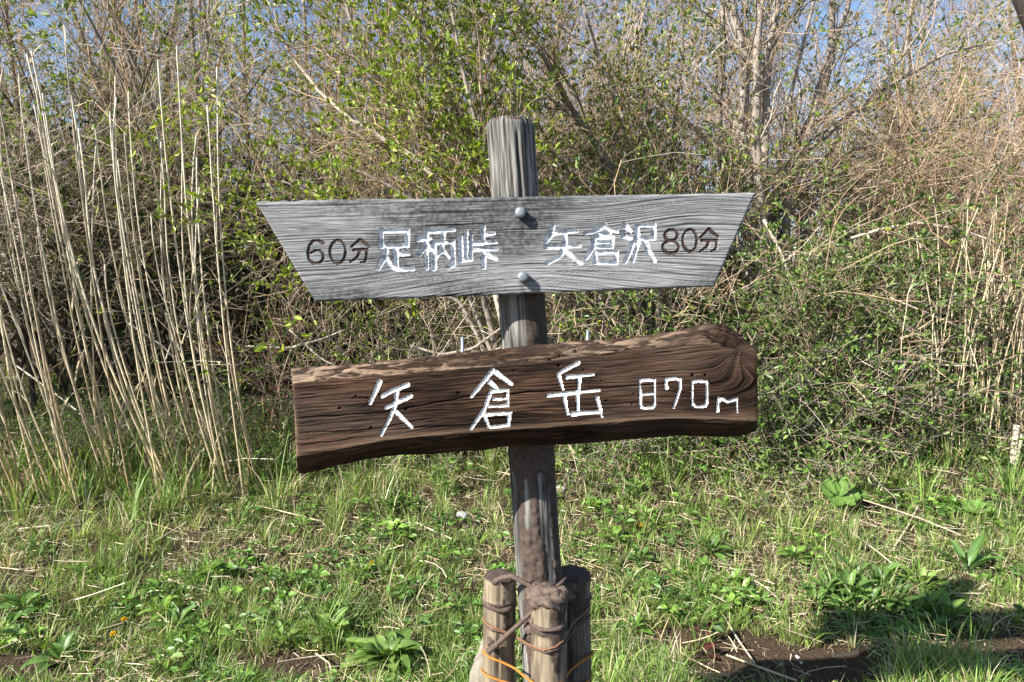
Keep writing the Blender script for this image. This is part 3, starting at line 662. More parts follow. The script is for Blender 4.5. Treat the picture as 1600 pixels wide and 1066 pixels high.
for k, (px, py, s, lb) in enumerate(((722, 806, .032, 'small whitish stone half buried in grass beside the leaning post'), (874, 765, .035, 'pale rounded stone in the grass just behind the post'), (478, 958, .02, 'tiny grey stone in short grass near the leafy dock plant'), (1252, 1036, .006, 'tiny white pebble on the bare dark soil'), (1246, 1027, .008, 'oblong white pebble on the bare dark soil'))):
    g = G(px, py); stone('stone' if k < 3 else 'pebble', g+A([0, 0, s*.15]), s*1.3, s*.8, s*.5, 30+k, (.36, .36, .35) if k < 3 else (.6, .6, .58), lb)

# ------------------------------------------------------------------ shrubs and trees
def stems_px(lst, Y, rng, dY=.25, K=12, wig=.02, rs=1.2):
    """lst: list of (pixel polyline, radius_base, radius_tip)"""
    PP = []; RR = []
    for pts, r0, r1 in lst:
        y0 = Y+rng.uniform(-dY, dY)*.4; y1 = Y+rng.uniform(-dY, dY)
        n = len(pts); q = [P(p[0], p[1], y0+(y1-y0)*k/(n-1)) for k, p in enumerate(pts)]
        q = resample(q, K); q[1:] += np.cumsum(rng.normal(size=(K-1, 3))*wig*.5, 0)*np.linspace(.2, 1, K-1)[:, None]*.6
        PP.append(q); RR.append(np.linspace(r0, r1, K)*rs)
    return A(PP), A(RR)
def stems_rand(rng, base, n, H, spread, r, K=12, scat=.15, arch=.0, lean=(0, 0), wig=.05):
    b = np.repeat(A(base)[None], n, 0)+np.c_[rng.normal(size=(n, 2))*scat*A([1, .55]), np.zeros(n)]
    b[:, 2] = ground_h(b[:, 0], b[:, 1])-.03
    az = rng.uniform(0, 2*np.pi, n); s = rng.uniform(.1, 1, n)*spread
    d = np.stack([np.cos(az)*np.sin(s)+lean[0], np.sin(az)*np.sin(s)+lean[1], np.cos(s)], -1); d = nz(d)
    ln = H*rng.uniform(.6, 1.1, n); Q = np.empty((n, K, 3)); Q[:, 0] = b; hz = d*A([1, 1, 0])
    for k in range(1, K):
        d = nz(d+rng.normal(size=(n, 3))*wig+hz*arch+A([0, 0, -arch*.9*k/K])); Q[:, k] = Q[:, k-1]+d*(ln/(K-1))[:, None]
    R = r*rng.uniform(.6, 1.2, n)[:, None]*np.linspace(1, .3, K)[None]
    return Q, R
def pick(rng, n, cols, var=.25):
    c = A(cols)[rng.randint(0, len(cols), n)]; return c*np.exp(rng.normal(size=(n, 1))*var)
def shrub(name, label, cat, seed, stems, levels, barks, leaf=None, group='shrubs of the thicket', mat=None, part='branches', S0=7):
    rng = np.random.RandomState(seed); PP, RR = stems
    parts = [tubes(rng, PP, RR, S0, pick(rng, len(PP), barks[0], .12))]
    fine = []; pool = [(PP, RR)]
    for li, lv in enumerate(levels):
        sP_, sR_ = pool[lv.get('src', -1)]
        Q, R = grow(rng, sP_, sR_, lv['m'], lv['tr'], lv['L'], lv['ang'], lv.get('K', 5), lv.get('up', 0), lv.get('wig', .15), lv.get('rr', .6), lv.get('grav', 0), lv.get('taper', .35), lv.get('rmin', .0012))
        if 'rmax' in lv: R = np.minimum(R, lv['rmax'])
        pool.append((Q, R)); fine.append(tubes(rng, Q, R, lv.get('S', 3), pick(rng, len(Q), barks[min(li+1, len(barks)-1)], .22)))
    base = PP[:, 0].mean(0); base[2] = float(ground_h(base[0], base[1]))
    e = empty(name, base, label, cat, group)
    if len(PP) <= 12:
        for k in range(len(PP)):
            V, Fq, C = tubes(rng, PP[k:k+1], RR[k:k+1], S0, pick(rng, 1, barks[0], .12)); child(mesh('stem', V, Fq, mat or M_BARK, C, True), e)
    else:
        V, Fs, C = merge(parts); child(mesh('stems', V, Fs, mat or M_BARK, C, True), e)
    if fine:
        V, Fs, C = merge(fine); b = mesh(part, V, Fs, M_TWIG, C, True); child(b, e); b['kind'] = 'stuff'
    if leaf:
        LP = []
        for lf in leaf:
            Q, R = pool[lf.get('src', -1)]; m = lf['m']; n = len(Q); K = Q.shape[1]
            idx = np.repeat(np.arange(n), m); N = len(idx)
            t = rng.uniform(lf.get('t0', .15), 1.0, N); t = np.where(rng.rand(N) < lf.get('tip', .5), 1.0-rng.rand(N)*.06, t)*(K-1)
            i_ = np.minimum(t.astype(int), K-2); f = (t-i_)[:, None]
            pos = Q[idx, i_]*(1-f)+Q[idx, i_+1]*f; tan = nz(Q[idx, i_+1]-Q[idx, i_])
            ax = nz(tan*lf.get('fwd', .7)+rng.normal(size=(N, 3))*.55+A([0, 0, lf.get('up', .35)]))
            keep = np.ones(N, bool)
            if 'clump' in lf:
                keep = fbm(pos[:, 0]*2.3+seed, pos[:, 2]*2.3+pos[:, 1]*1.7, seed, 3) > lf['clump']
            pos, ax = pos[keep], ax[keep]; N = len(pos)
            LP.append(leaves(rng, pos, ax, lf['size']*rng.uniform(.55, 1.25, N), lf.get('wr', .45), pick(rng, N, lf['cols'], .22)))
        V, Fs, C = merge(LP); c_ = mesh('foliage', V, Fs, M_LEAF, C, False); child(c_, e); c_['kind'] = 'stuff'
    return e
GREY = [(.27, .235, .20), (.22, .19, .16), (.33, .29, .245)]
TAN = [(.42, .30, .20), (.35, .245, .16), (.48, .37, .26), (.28, .19, .135)]
PALE = [(.52, .43, .33), (.45, .36, .26), (.60, .51, .41), (.33, .26, .19)]
DARK = [(.075, .058, .046), (.10, .08, .062)]  # dark bark; also put where shade fills the bushes
RED = [(.24, .10, .07), (.18, .08, .06)]
YG = [(.25, .32, .04), (.18, .26, .033), (.31, .37, .07), (.14, .20, .035)]
BRG = [(.22, .23, .05), (.17, .21, .045), (.26, .17, .05), (.13, .17, .04)]
MG = [(.11, .18, .045), (.14, .215, .05), (.08, .135, .037), (.20, .26, .085)]

# shrub with bright young leaves, its stems fanning out behind the board
rA = np.random.RandomState(101)
stA = stems_px([
 ([(830, 640), (800, 430), (726, 229), (662, 199), (610, 150), (587, 127), (560, 70), (530, -30)], .030, .008),
 ([(835, 640), (790, 420), (760, 300), (737, 232), (711, 169), (685, 124), (662, 56), (640, -40)], .028, .008),
 ([(815, 640), (770, 430), (711, 300), (640, 240), (542, 184), (501, 146), (456, 94), (420, 20)], .026, .006),
 ([(800, 640), (740, 400), (660, 320), (580, 270), (500, 250), (430, 215)], .02, .005),
 ([(840, 640), (790, 330), (745, 210), (720, 90), (705, -30)], .022, .006),
 ([(845, 640), (800, 300), (770, 180), (760, 60), (770, -30)], .02, .006),
 ([(800, 645), (720, 470), (620, 440), (540, 400), (470, 370)], .016, .004),
 ([(805, 645), (700, 380), (610, 330), (520, 320), (440, 290)], .016, .004),
 ([(850, 640), (815, 380), (700, 260), (620, 110), (575, 0)], .02, .005)], 4.5, rA, .45)
shrub('leafy_shrub', 'shrub with bright yellow-green young leaves fanning out behind the arrow board', 'shrub', 102, stA,
 [dict(m=19, tr=(.3, 1), L=(.5, 1.15), ang=(.35, .9), K=6, up=.25, wig=.16, rr=.42, rmax=.007, rmin=.002),
  dict(m=7, tr=(.2, 1), L=(.18, .5), ang=(.4, 1.0), K=5, up=.2, wig=.2, rr=.6, rmin=.0013),
  dict(m=2, tr=(.3, 1), L=(.08, .22), ang=(.4, 1.0), K=3, up=.2, wig=.2, rr=.6, rmin=.001)],
 [GREY, GREY+TAN, TAN, TAN], [dict(src=-1, m=6, size=.046, wr=.44, cols=YG, tip=.75, clump=-.32), dict(src=-2, m=5, size=.048, wr=.44, cols=YG, tip=.5, clump=-.25)])

# browner shrub behind the post top
rB = np.random.RandomState(111)
stB = stems_px([
 ([(1010, 600), (990, 380), (974, 285), (925, 217), (884, 157), (857, 97), (809, 8), (790, -40)], .034, .008),
 ([(1000, 600), (960, 300), (925, 206), (869, 161), (824, 120), (775, 86), (737, 40)], .024, .006),
 ([(1020, 600), (1005, 350), (990, 220), (950, 140), (925, 60), (900, -30)], .026, .006),
 ([(1030, 600), (1030, 380), (1020, 220), (1000, 110), (1010, 0)], .026, .006),
 ([(1040, 600), (1050, 330), (1055, 200), (1070, 90), (1065, -20)], .024, .006),
 ([(1000, 600), (930, 360), (880, 260), (840, 215)], .018, .005),
 ([(1005, 600), (985, 240), (960, 100), (860, 20)], .018, .005)], 5.1, rB, .5)
shrub('brown_shrub', 'brownish twiggy shrub with sparse olive leaves rising behind the post', 'shrub', 112, stB,
 [dict(m=12, tr=(.25, 1), L=(.5, 1.3), ang=(.3, .95), K=6, up=.15, wig=.2, rr=.42, rmax=.008, rmin=.002),
  dict(m=7, tr=(.2, 1), L=(.2, .6), ang=(.4, 1.1), K=5, up=.1, wig=.24, rr=.6, rmin=.0014),
  dict(m=2, tr=(.3, 1), L=(.08, .25), ang=(.4, 1.1), K=3, up=.1, wig=.22, rr=.6, rmin=.001)],
 [GREY, GREY+TAN, TAN, TAN+PALE], [dict(src=-1, m=5, size=.040, wr=.42, cols=YG+BRG+MG, tip=.6, clump=-.3), dict(src=-2, m=4, size=.042, wr=.42, cols=YG+BRG, tip=.4, clump=-.1)])

# grey-stemmed tree with long limbs
rC = np.random.RandomState(121)
stC = stems_px([
 ([(1186, 620), (1194, 430), (1172, 300), (1156, 203), (1157, 124), (1152, 64), (1135, 10), (1133, -40)], .062, .030),
 ([(1190, 620), (1196, 420), (1184, 290), (1173, 225), (1176, 150), (1173, 75), (1182, -40)], .055, .024),
 ([(1195, 620), (1200, 400), (1195, 263), (1196, 188), (1200, 113), (1214, 38), (1217, -40)], .050, .022),
 ([(1180, 620), (1180, 400), (1125, 260), (1118, 200), (1111, 124), (1120, 68), (1121, -40)], .042, .018),
 ([(1196, 620), (1200, 360), (1240, 270), (1285, 214), (1345, 173), (1413, 120), (1469, 83), (1570, 42)], .060, .009),
 ([(1205, 620), (1215, 320), (1259, 218), (1285, 161), (1293, 94), (1292, 38), (1297, -40)], .050, .026),
 ([(1210, 600), (1240, 270), (1275, 180), (1304, 94), (1338, 49), (1356, 19), (1370, -40)], .045, .018),
 ([(1180, 600), (1165, 260), (1113, 225), (1086, 180), (1038, 150), (1000, 116), (960, 60)], .036, .008),
 ([(1205, 600), (1225, 330), (1330, 240), (1420, 215), (1520, 190), (1600, 180)], .026, .006),
 ([(1200, 600), (1210, 280), (1230, 130), (1250, 20), (1265, -40)], .028, .010),
 ([(1200, 600), (1280, 230), (1380, 110), (1440, 30), (1470, -40)], .030, .008)], 5.5, rC, .45, wig=.07, rs=.95)
shrub('multi_stemmed_tree', 'multi-stemmed tree with pale grey trunks and long slanting limbs', 'tree', 122, stC,
 [dict(m=10, tr=(.3, 1), L=(.5, 1.5), ang=(.35, 1.1), K=6, up=.15, wig=.2, rr=.3, rmax=.010, rmin=.0025),
  dict(m=7, tr=(.2, 1), L=(.2, .65), ang=(.4, 1.1), K=5, up=.12, wig=.24, rr=.55, rmin=.0015),
  dict(m=2, tr=(.3, 1), L=(.08, .28), ang=(.4, 1.1), K=3, up=.1, wig=.22, rr=.6, rmin=.001)],
 [[(.25, .22, .19), (.19, .165, .14), (.30, .265, .23)], GREY, GREY+TAN, TAN], [dict(src=-1, m=4, size=.044, wr=.42, cols=BRG+YG[1:2]+MG, tip=.6, clump=-.2), dict(src=-2, m=3, size=.044, wr=.42, cols=MG+BRG, tip=.4, clump=-.1)], group='trees behind the sign')

# the dark tangled thicket behind the reeds
def thicket(name, label, seed, px, Y, n, H, spread, r, barks, lv, leaf, arch=.03, lean=(0, 0), scat=.3, cat='shrub', group='shrubs of the thicket'):
    rg = np.random.RandomState(seed); b = Gat(px, Y)
    if name in PROTO and len(PROTO[name]) >= PROTO_MAX.get(name, 2):
        return copy_shrub(PROTO[name][seed % len(PROTO[name])], rg, b, H, label)
    e = make_thicket(name, label, seed, rg, b, n, H, spread, r, barks, lv, leaf, arch, lean, scat, cat, group); PROTO.setdefault(name, []).append((e, H)); return e
PROTO = {}; PROTO_MAX = {'evergreen_bush': 1, 'green_topped_shrub': 1, 'honeysuckle_bush': 1, 'low_bush': 3, 'bare_tree': 2, 'bramble': 2, 'twiggy_shrub': 2, 'tangled_shrub': 2}
def copy_shrub(src, rg, b, H, label):
    e0, H0 = src; c = e0.copy(); COL.objects.link(c); c.location = tuple(b-A([0, 0, .02])); c['label'] = label
    k = H/H0*rg.uniform(.95, 1.05); c.scale = (k*rg.choice([-1, 1]), k, k); c.rotation_euler = (0, 0, rg.uniform(0, 6.28))
    for ch in e0.children:
        d = ch.copy(); COL.objects.link(d); d.parent = c
    return c
def make_thicket(name, label, seed, rg, b, n, H, spread, r, barks, lv, leaf, arch, lean, scat, cat, group):
    return shrub(name, label, cat, seed+1, stems_rand(rg, b, n, H, spread, r, scat=scat, arch=arch, lean=lean), lv, barks, leaf, group)
def LV(m1=8, m2=6, L1=(.5, 1.3), L2=(.25, .7), wig=.26, up=.05, grav=0., m3=1):
    lv = [dict(m=m1, tr=(.25, 1), L=L1, ang=(.4, 1.1), K=6, up=up, wig=wig, rr=.45, rmax=.008, rmin=.0022, grav=grav),
          dict(m=m2, tr=(.15, 1), L=L2, ang=(.4, 1.2), K=4, up=up, wig=wig, rr=.6, rmin=.0016, grav=grav)]
    if m3: lv.append(dict(m=m3, tr=(.2, 1), L=(.1, .3), ang=(.4, 1.2), K=3, up=up, wig=wig, rr=.6, rmin=.0012))
    return lv
lfD = lambda m, cols, cl=-.1, size=.038, src=-1, tip=.5: dict(src=src, m=max(1, int(m*1.05+.5)), size=size*1.05, wr=.42, cols=cols, tip=tip, clump=cl)
LG0 = [(.13, .25, .045), (.18, .30, .06)]
DG = [(.03, .055, .016), (.04, .075, .02), (.022, .042, .014)]  # dark leaf greens; in the hollow they stand in for its shade
thicket('tangled_shrub', 'dense tangled shrub with pale bare twigs and few leaves behind the tallest reeds', 201, 150, 5.8, 16, 3.4, .55, .022, [DARK, TAN+DARK, PALE, PALE], LV(12, 8, wig=.32, L1=(.6, 1.5)), [lfD(5, YG+MG, -.15, .04)], arch=.05)
thicket('tangled_shrub', 'tangled shrub with arching pale twigs overhanging a dark hollow behind the reeds', 211, 370, 5.9, 14, 3.1, .6, .022, [DARK, PALE+TAN, PALE, PALE], LV(12, 8, wig=.32, L1=(.6, 1.5)), [lfD(2, YG+MG, .05)], arch=.06)
thicket('tangled_shrub', 'leafy tangled shrub at the outer edge of the reed clump', 221, -60, 5.3, 14, 3.3, .6, .020, [DARK+GREY, PALE, PALE, PALE], LV(12, 8, wig=.3, L1=(.6, 1.4)), [lfD(7, MG+YG, -.35, .042)], arch=.05)
thicket('tangled_shrub', 'dense leafy shrub added unseen beyond the outermost reeds, shading the hollow', 226, -330, 4.6, 16, 3.2, .6, .022, [DARK+GREY, PALE, PALE], LV(11, 8, wig=.3, L1=(.6, 1.4), m3=0), [lfD(7, MG, -.5, .055)], arch=.05)  # added out of view to keep sun off the hollow
#thicket('tangled_shrub', 'unseen-based dense shrub shading the hollow beyond the reed clump', 226, -480, 4.6, 16, 3.2, .7, .022, [DARK+GREY, PALE, PALE], LV(10, 7, wig=.3, L1=(.6, 1.4)), [lfD(7, MG, -.4, .045)], arch=.05) if False else None
thicket('green_topped_shrub', 'tall green-topped shrub rising above the pale twigs and reeds', 231, 60, 6.4, 12, 4.0, .42, .03, [GREY, GREY+TAN, TAN, TAN], LV(12, 8, wig=.22, up=.2), [lfD(7, MG+YG, -.3, .042)], arch=.02)
thicket('green_topped_shrub', 'tall leafy shrub behind the dark hollow, its top against the sky', 241, 330, 6.6, 12, 4.3, .42, .03, [GREY, GREY+TAN, TAN, TAN], LV(12, 8, wig=.22, up=.2), [lfD(6, MG+YG, -.25, .042)], arch=.02)
thicket('evergreen_bush', 'evergreen bush coloured dark for shade, filling the hollow behind the reeds', 251, 250, 7.0, 22, 2.2, .8, .02, [DARK, DARK, DARK, DARK], LV(10, 8, m3=1), [lfD(9, DG, -.6, .05), lfD(5, DG, -.6, .05, src=-2)], arch=.03, scat=.6)  # this bush and the next: leaf and stem darkness stands in for shade
thicket('evergreen_bush', 'evergreen bush coloured dark for shade, low behind the slanted end of the arrow board', 261, 520, 6.4, 20, 1.9, .8, .02, [DARK, DARK, DARK, DARK], LV(9, 8, m3=1), [lfD(9, DG, -.6, .05), lfD(5, DG, -.6, .05, src=-2)], arch=.03, scat=.5)
# centre, behind and below the boards
thicket('bramble', 'low green bramble with thin pale stems under the arrow board', 301, 640, 5.0, 26, 1.25, .7, .007, [PALE, PALE, PALE], LV(7, 5, L1=(.3, .8), L2=(.15, .4), m3=0), [lfD(7, YG+MG, -.3, .036)], arch=.05, scat=.45, cat='bramble')
thicket('bramble', 'thin-stemmed bramble with sparse bright leaves beside the dark hollow', 311, 490, 4.9, 16, 1.5, .55, .006, [TAN+PALE, PALE, TAN], LV(5, 4, L1=(.3, .8), L2=(.15, .4), m3=0), [lfD(2, YG, .1, .036)], arch=.05, scat=.22, cat='bramble')
thicket('bramble', 'dense small-leaved bramble behind the summit log', 321, 900, 5.0, 26, 1.5, .7, .008, [TAN, TAN, PALE], LV(8, 6, L1=(.3, .9), L2=(.15, .4), m3=0), [lfD(8, MG, -.35, .032)], arch=.05, scat=.5, cat='bramble')
thicket('bramble', 'small-leaved bramble between the summit log and the grey-stemmed tree', 331, 1080, 5.0, 26, 1.7, .7, .008, [TAN, TAN, PALE], LV(8, 6, L1=(.3, .9), L2=(.15, .4), m3=0), [lfD(8, MG, -.35, .032)], arch=.05, scat=.5, cat='bramble')
thicket('honeysuckle_bush', 'twining small-leaved bush at the foot of the grey-stemmed tree', 341, 1230, 5.0, 30, 1.9, .75, .006, [DARK, TAN+DARK, TAN+GREY], LV(9, 6, L1=(.35, 1.), L2=(.15, .45), m3=0), [lfD(15, MG, -.5, .036)], arch=.05, scat=.55, cat='shrub')  # dark stem colours stand in for shadow pockets inside the bush
thicket('honeysuckle_bush', 'twining bush with green leaves and tan stems next to the pale dry reeds', 351, 1400, 5.3, 30, 1.9, .75, .008, [TAN, TAN+PALE, PALE], LV(9, 6, L1=(.35, 1.), L2=(.15, .45), m3=0), [lfD(8, MG+BRG, -.3, .036)], arch=.05, scat=.6, cat='shrub')
thicket('twiggy_shrub', 'reddish tan twiggy shrub with slanting stems behind the pale dry reeds', 361, 1560, 6.0, 34, 2.9, .7, .014, [TAN, TAN+RED[:1], TAN, TAN], LV(11, 7, wig=.2, L1=(.6, 1.5)), [lfD(2, BRG+MG, .0)], arch=.03, lean=(-.15, 0), scat=.6)
thicket('twiggy_shrub', 'tan twiggy shrub with sparse leaves beneath the long slanting limb', 371, 1370, 6.3, 34, 2.7, .65, .014, [TAN, TAN, TAN+PALE, TAN], LV(11, 7, wig=.22, L1=(.6, 1.4)), [lfD(3, BRG+MG, -.05)], arch=.03, scat=.6)
thicket('twiggy_shrub', 'twiggy shrub with mixed leaves behind the grey trunks', 381, 1090, 6.6, 30, 2.8, .6, .014, [TAN+GREY, TAN, TAN+PALE, TAN], LV(11, 7, wig=.22, L1=(.6, 1.4)), [lfD(4, BRG+MG, -.15)], arch=.03, scat=.6)
thicket('twiggy_shrub', 'dense tan shrub filling the space behind the post top', 391, 860, 6.6, 30, 2.9, .6, .014, [TAN+GREY, TAN, TAN+PALE, TAN], LV(11, 7, wig=.22, L1=(.6, 1.4)), [lfD(4, BRG+MG, -.15)], arch=.03, scat=.6)
thicket('twiggy_shrub', 'dense tan shrub filling the space behind the yellow-green leaves', 401, 620, 6.8, 30, 2.9, .6, .014, [TAN+GREY, TAN+PALE, TAN+PALE, TAN], LV(11, 7, wig=.24, L1=(.6, 1.4)), [lfD(4, YG+BRG, -.15)], arch=.03, scat=.6)
thicket('fine_leaved_evergreen', 'dense evergreen bush with fine leaves beyond the end of the slanting limb', 411, 1610, 7.2, 18, 3.0, .6, .03, [DARK+GREY, TAN, TAN, TAN], LV(12, 9, wig=.2), [lfD(5, DG+MG, -.4, .04), lfD(3, DG+MG, -.4, .04, src=-2)], arch=.02, scat=.4)
thicket('green_topped_shrub', 'tall leafy shrub behind the yellow-green leaves, seen between their stems', 431, 520, 8.2, 12, 5.0, .42, .03, None, None, None)
thicket('green_topped_shrub', 'tall leafy shrub behind the brownish twiggy shrub', 435, 930, 8.4, 12, 4.7, .42, .03, None, None, None)
thicket('green_topped_shrub', 'tall leafy shrub farther back behind the long slanting limb', 439, 1340, 8.4, 12, 4.3, .42, .03, None, None, None)
thicket('green_topped_shrub', 'tall leafy shrub behind the tallest reeds and pale twigs', 443, 170, 8.0, 12, 4.9, .42, .03, None, None, None)
LB = 'low bushes at the foot of the thicket'
for k, (px, Y, H_, lb) in enumerate(((960, 4.55, .55, 'low leafy bush in the grass right under the numerals of the summit log'), (1100, 4.5, .7, 'low leafy bush at the foot of the bramble near the log end'), (1230, 4.45, .75, 'low leafy bush in front of the grey-stemmed tree'), (1340, 4.6, .7, 'low leafy bush behind the cupped butterbur leaf'), (1450, 4.9, .6, 'low leafy bush beside the butterbur with several leaves'), (1570, 4.8, .6, 'low leafy bush behind the sawn stub'), (690, 4.7, .5, 'low leafy bush in the grass below the first characters of the log'), (560, 4.8, .55, 'low leafy bush behind the blank end of the summit log'), (330, 4.5, .5, 'low leafy bush among the bases of the inner reeds'), (120, 4.3, .5, 'low leafy bush among the bases of the outer reeds'), (1160, 4.8, .9, 'taller loose bush between the log end and grey-stemmed tree'), (1290, 4.9, .9, 'taller loose bush below the hanging dead branch'))):
    thicket('low_bush', lb, 601+k*3, px, Y, 34, H_, .95, .0035, [TAN, TAN+GREY, GREY], LV(4, 4, L1=(.15, .45), L2=(.08, .25), m3=0), [lfD(5, MG+LG0, -.35, .036), lfD(3, MG, -.3, .04, src=-2)], arch=.07, scat=.32, cat='bush', group=LB)
# bare trees beyond
def bare_tree(label, seed, px, Y, H, lean=(0, 0), cols=None):
    rg = np.random.RandomState(seed); b = Gat(px, Y); BR = [(.20, .155, .125), (.25, .19, .15), (.17, .13, .11)]
    if len(PROTO.get('bare_tree', [])) >= 2: return copy_shrub(PROTO['bare_tree'][seed % 2], rg, b, H, label)
    st = stems_rand(rg, b, 4, H, .28, .07, scat=.15, lean=lean, wig=.06)
    e = shrub('bare_tree', label, 'tree', seed+1, st,
        [dict(m=12, tr=(.25, 1), L=(1.2, 2.6), ang=(.3, .8), K=6, up=.35, wig=.14, rr=.4, rmin=.006),
         dict(m=9, tr=(.2, 1), L=(.5, 1.3), ang=(.3, .9), K=5, up=.3, wig=.18, rr=.5, rmin=.0035),
         dict(m=5, tr=(.2, 1), L=(.25, .7), ang=(.3, .9), K=3, up=.25, wig=.18, rr=.6, rmin=.0025)],
        [BR, BR, BR+TAN, BR+TAN], [dict(src=-1, m=1, size=.06, wr=.5, cols=[(.20, .15, .05), (.17, .11, .05)], tip=.7, clump=.1)], group='bare trees beyond the thicket')
    PROTO.setdefault('bare_tree', []).append((e, H)); return e
bare_tree('bare reddish-brown tree beyond the thicket behind the post', 501, 900, 11.5, 5.8)
bare_tree('bare brown tree seen through the grey trunks', 511, 1110, 12.5, 6.4)
bare_tree('bare tree with fine brown twigs beyond the slanting limb', 521, 1430, 12.0, 5.4)
bare_tree('bare tree with fine brown twigs above the evergreen bush', 531, 1600, 12.5, 5.6)
bare_tree('thin bare tree beyond the yellow-green shrub', 541, 700, 13.5, 5.2)
bare_tree('thin bare tree beyond the green-topped shrubs', 551, 240, 13.0, 4.6)
# the dark limb reaching in from outside the frame
rL = np.random.RandomState(131)
stL = stems_px([([(1890, 900), (1830, 520), (1740, 230), (1622, 60), (1584, -30), (1540, -160)], .085, .06), ([(1660, 140), (1640, 20), (1660, -80)], .06, .03)], 4.6, rL, .1, wig=.02)
shrub('leaning_tree', 'thick dark lichen-spotted trunk leaning in over the evergreen bush', 'tree', 132, stL, [dict(m=7, tr=(.5, 1), L=(.3, .9), ang=(.6, 1.2), K=6, up=.4, wig=.15, rr=.25, rmax=.012, rmin=.003)], [[(.06, .05, .043)], [(.09, .07, .055)]], None, group='trees behind the sign', S0=16)

# ------------------------------------------------------------------ reeds
rR = np.random.RandomState(77)
def reed(pts, Y, r, label, group, c0, c1, name='reed_stalk'):
    K = 14; q3 = [P(a, b, Y) for a, b in pts]; dz = q3[0][2]-float(ground_h(q3[0][0], Y))+.01
    q = resample([v-A([0, 0, dz*(1-k/(len(q3)-1))**1.5]) for k, v in enumerate(q3)], K)
    for _ in range(4): q[1:-1] = (q[:-2]+2*q[1:-1]+q[2:])/4
    q = q+np.linspace(0, 1, K)[:, None]**2*A([0, rR.uniform(-.35, .10), 0])
    q[0, 2] = min(q[0, 2], float(ground_h(q[0, 0], q[0, 1]))-.01)
    q[1:-1] += np.cumsum(rR.normal(size=(K-2, 3)), 0)*A([.0006, .002, .0005])
    if rR.rand() < .3: q[-2:] += A([rR.uniform(-.05, .05), 0, 0])*A([[.3], [1.]])
    rad = np.linspace(r, r*.62, K)
    # swollen joints: insert rings
    t = np.linspace(0, 1, 40); qq = np.stack([np.interp(t, np.linspace(0, 1, K), q[:, j]) for j in range(3)], -1); rr = np.interp(t, np.linspace(0, 1, K), rad)
    nodes = (np.arange(40) % 7) == 3; rr = rr*np.where(nodes, 1.22, 1.0)
    if rR.rand() < .25: c0, c1 = A(c0)*A([.62, .55, .5]), A(c1)*A([.6, .56, .52])
    tone = A(c0)[None]*(1-t[:, None])+A(c1)[None]*t[:, None]; tone = tone*np.where(nodes, .7, 1.0)[:, None]*(1+.1*rR.normal(size=(40, 1)))
    ht = q[-1, 2]-q[0, 2]
    lean_ = (q[-1, 0]-q[K//2, 0])/max(ht, .1)
    look = ('short snapped-off ' if ht < 1.7 else 'very tall ' if ht > 2.75 else 'tall ')+('thick ' if r > .0068 else 'slender ' if r < .0055 else '')+('upright ' if abs(lean_) < .03 else 'arching ' if lean_ > .0 else 'slanting ')
    label = look+label
    o = tube_obj('reed', rR, qq, rr, 5, tone, M_STRAW)
    o.name = name
    for j in np.nonzero(nodes)[0]:                            # withered leaf strips still hanging from some joints
        if rR.rand() < .34 and j > 6:
            az = rR.uniform(0, 6.3, 1); V, Fq, C = blades(rR, qq[j][None], np.stack([np.cos(az), np.sin(az), 0*az], -1), rR.uniform(.12, .4, 1), rR.uniform(.006, .011, 1), A([[.50, .41, .26]])*rR.uniform(.7, 1.2), rR.uniform(.6, 2.6, 1), 6)
            child(mesh('withered_leaf', V, Fq, M_STRAW, C), o)
    rebase(o, qq[0])
    for ch in o.children:
        n = len(ch.data.vertices); c = np.empty(n*3, np.float32); ch.data.vertices.foreach_get('co', c)
        ch.data.vertices.foreach_set('co', (c.reshape(-1, 3)-qq[0].astype(np.float32)).reshape(-1)); ch.data.update()
    return tag(o, label, 'reed', group)
GA, GB = 'dry reed stalks of the outer clump', 'dry reed stalks of the inner clump'
tanb, whit = (.52, .40, .22), (.74, .68, .57)
def bez(p0, p1, p2, n=9):
    t = np.linspace(0, 1, n)[:, None]; q = (1-t)**2*A(p0)+2*t*(1-t)*A(p1)+t*t*A(p2); return [tuple(v) for v in q]
for k in range(25):                                            # outer clump
    bx = rR.uniform(-30, 190); by = rR.uniform(690, 730); tx = bx-rR.uniform(20, 110)-.12*bx; ty = rR.uniform(90, 380)
    reed(bez((bx, by), (tx-rR.uniform(-5, 60), rR.uniform(420, 540)), (tx, ty)), rR.uniform(3.75, 4.2), rR.uniform(.0044, .0076),
         'dry reed stalk in the outer clump, bent at its base', GA, A(tanb)*rR.uniform(.8, 1.15), A(whit)*rR.uniform(.8, 1.1))
for k in range(9):                                             # between: few, tallest
    bx = rR.uniform(150, 280); by = rR.uniform(690, 715); tx = rR.uniform(85, 165); ty = rR.uniform(60, 240)
    reed(bez((bx, by), (tx-rR.uniform(-10, 35), 440), (tx, ty)), rR.uniform(3.8, 4.1), rR.uniform(.0052, .0078), 'pale reed stalk standing between the two reed clumps', 'reed stalks between the clumps', A(tanb)*rR.uniform(.85, 1.1), A(whit)*rR.uniform(.85, 1.1))
for k in range(27):                                            # inner clump
    bx = rR.uniform(240, 410); by = rR.uniform(620, 700); tx = bx-rR.uniform(30, 90); ty = rR.uniform(85, 330)
    if rR.rand() < .28: ty = rR.uniform(330, 520)
    reed(bez((bx, by), (tx-rR.uniform(0, 40), rR.uniform(430, 500) if ty < 330 else ty+60), (tx, ty)), rR.uniform(3.9, 4.4), rR.uniform(.0044, .0076),
         'dry reed stalk in the inner clump by the dark hollow', GB, A(tanb)*rR.uniform(.8, 1.15), A(whit)*rR.uniform(.8, 1.12))
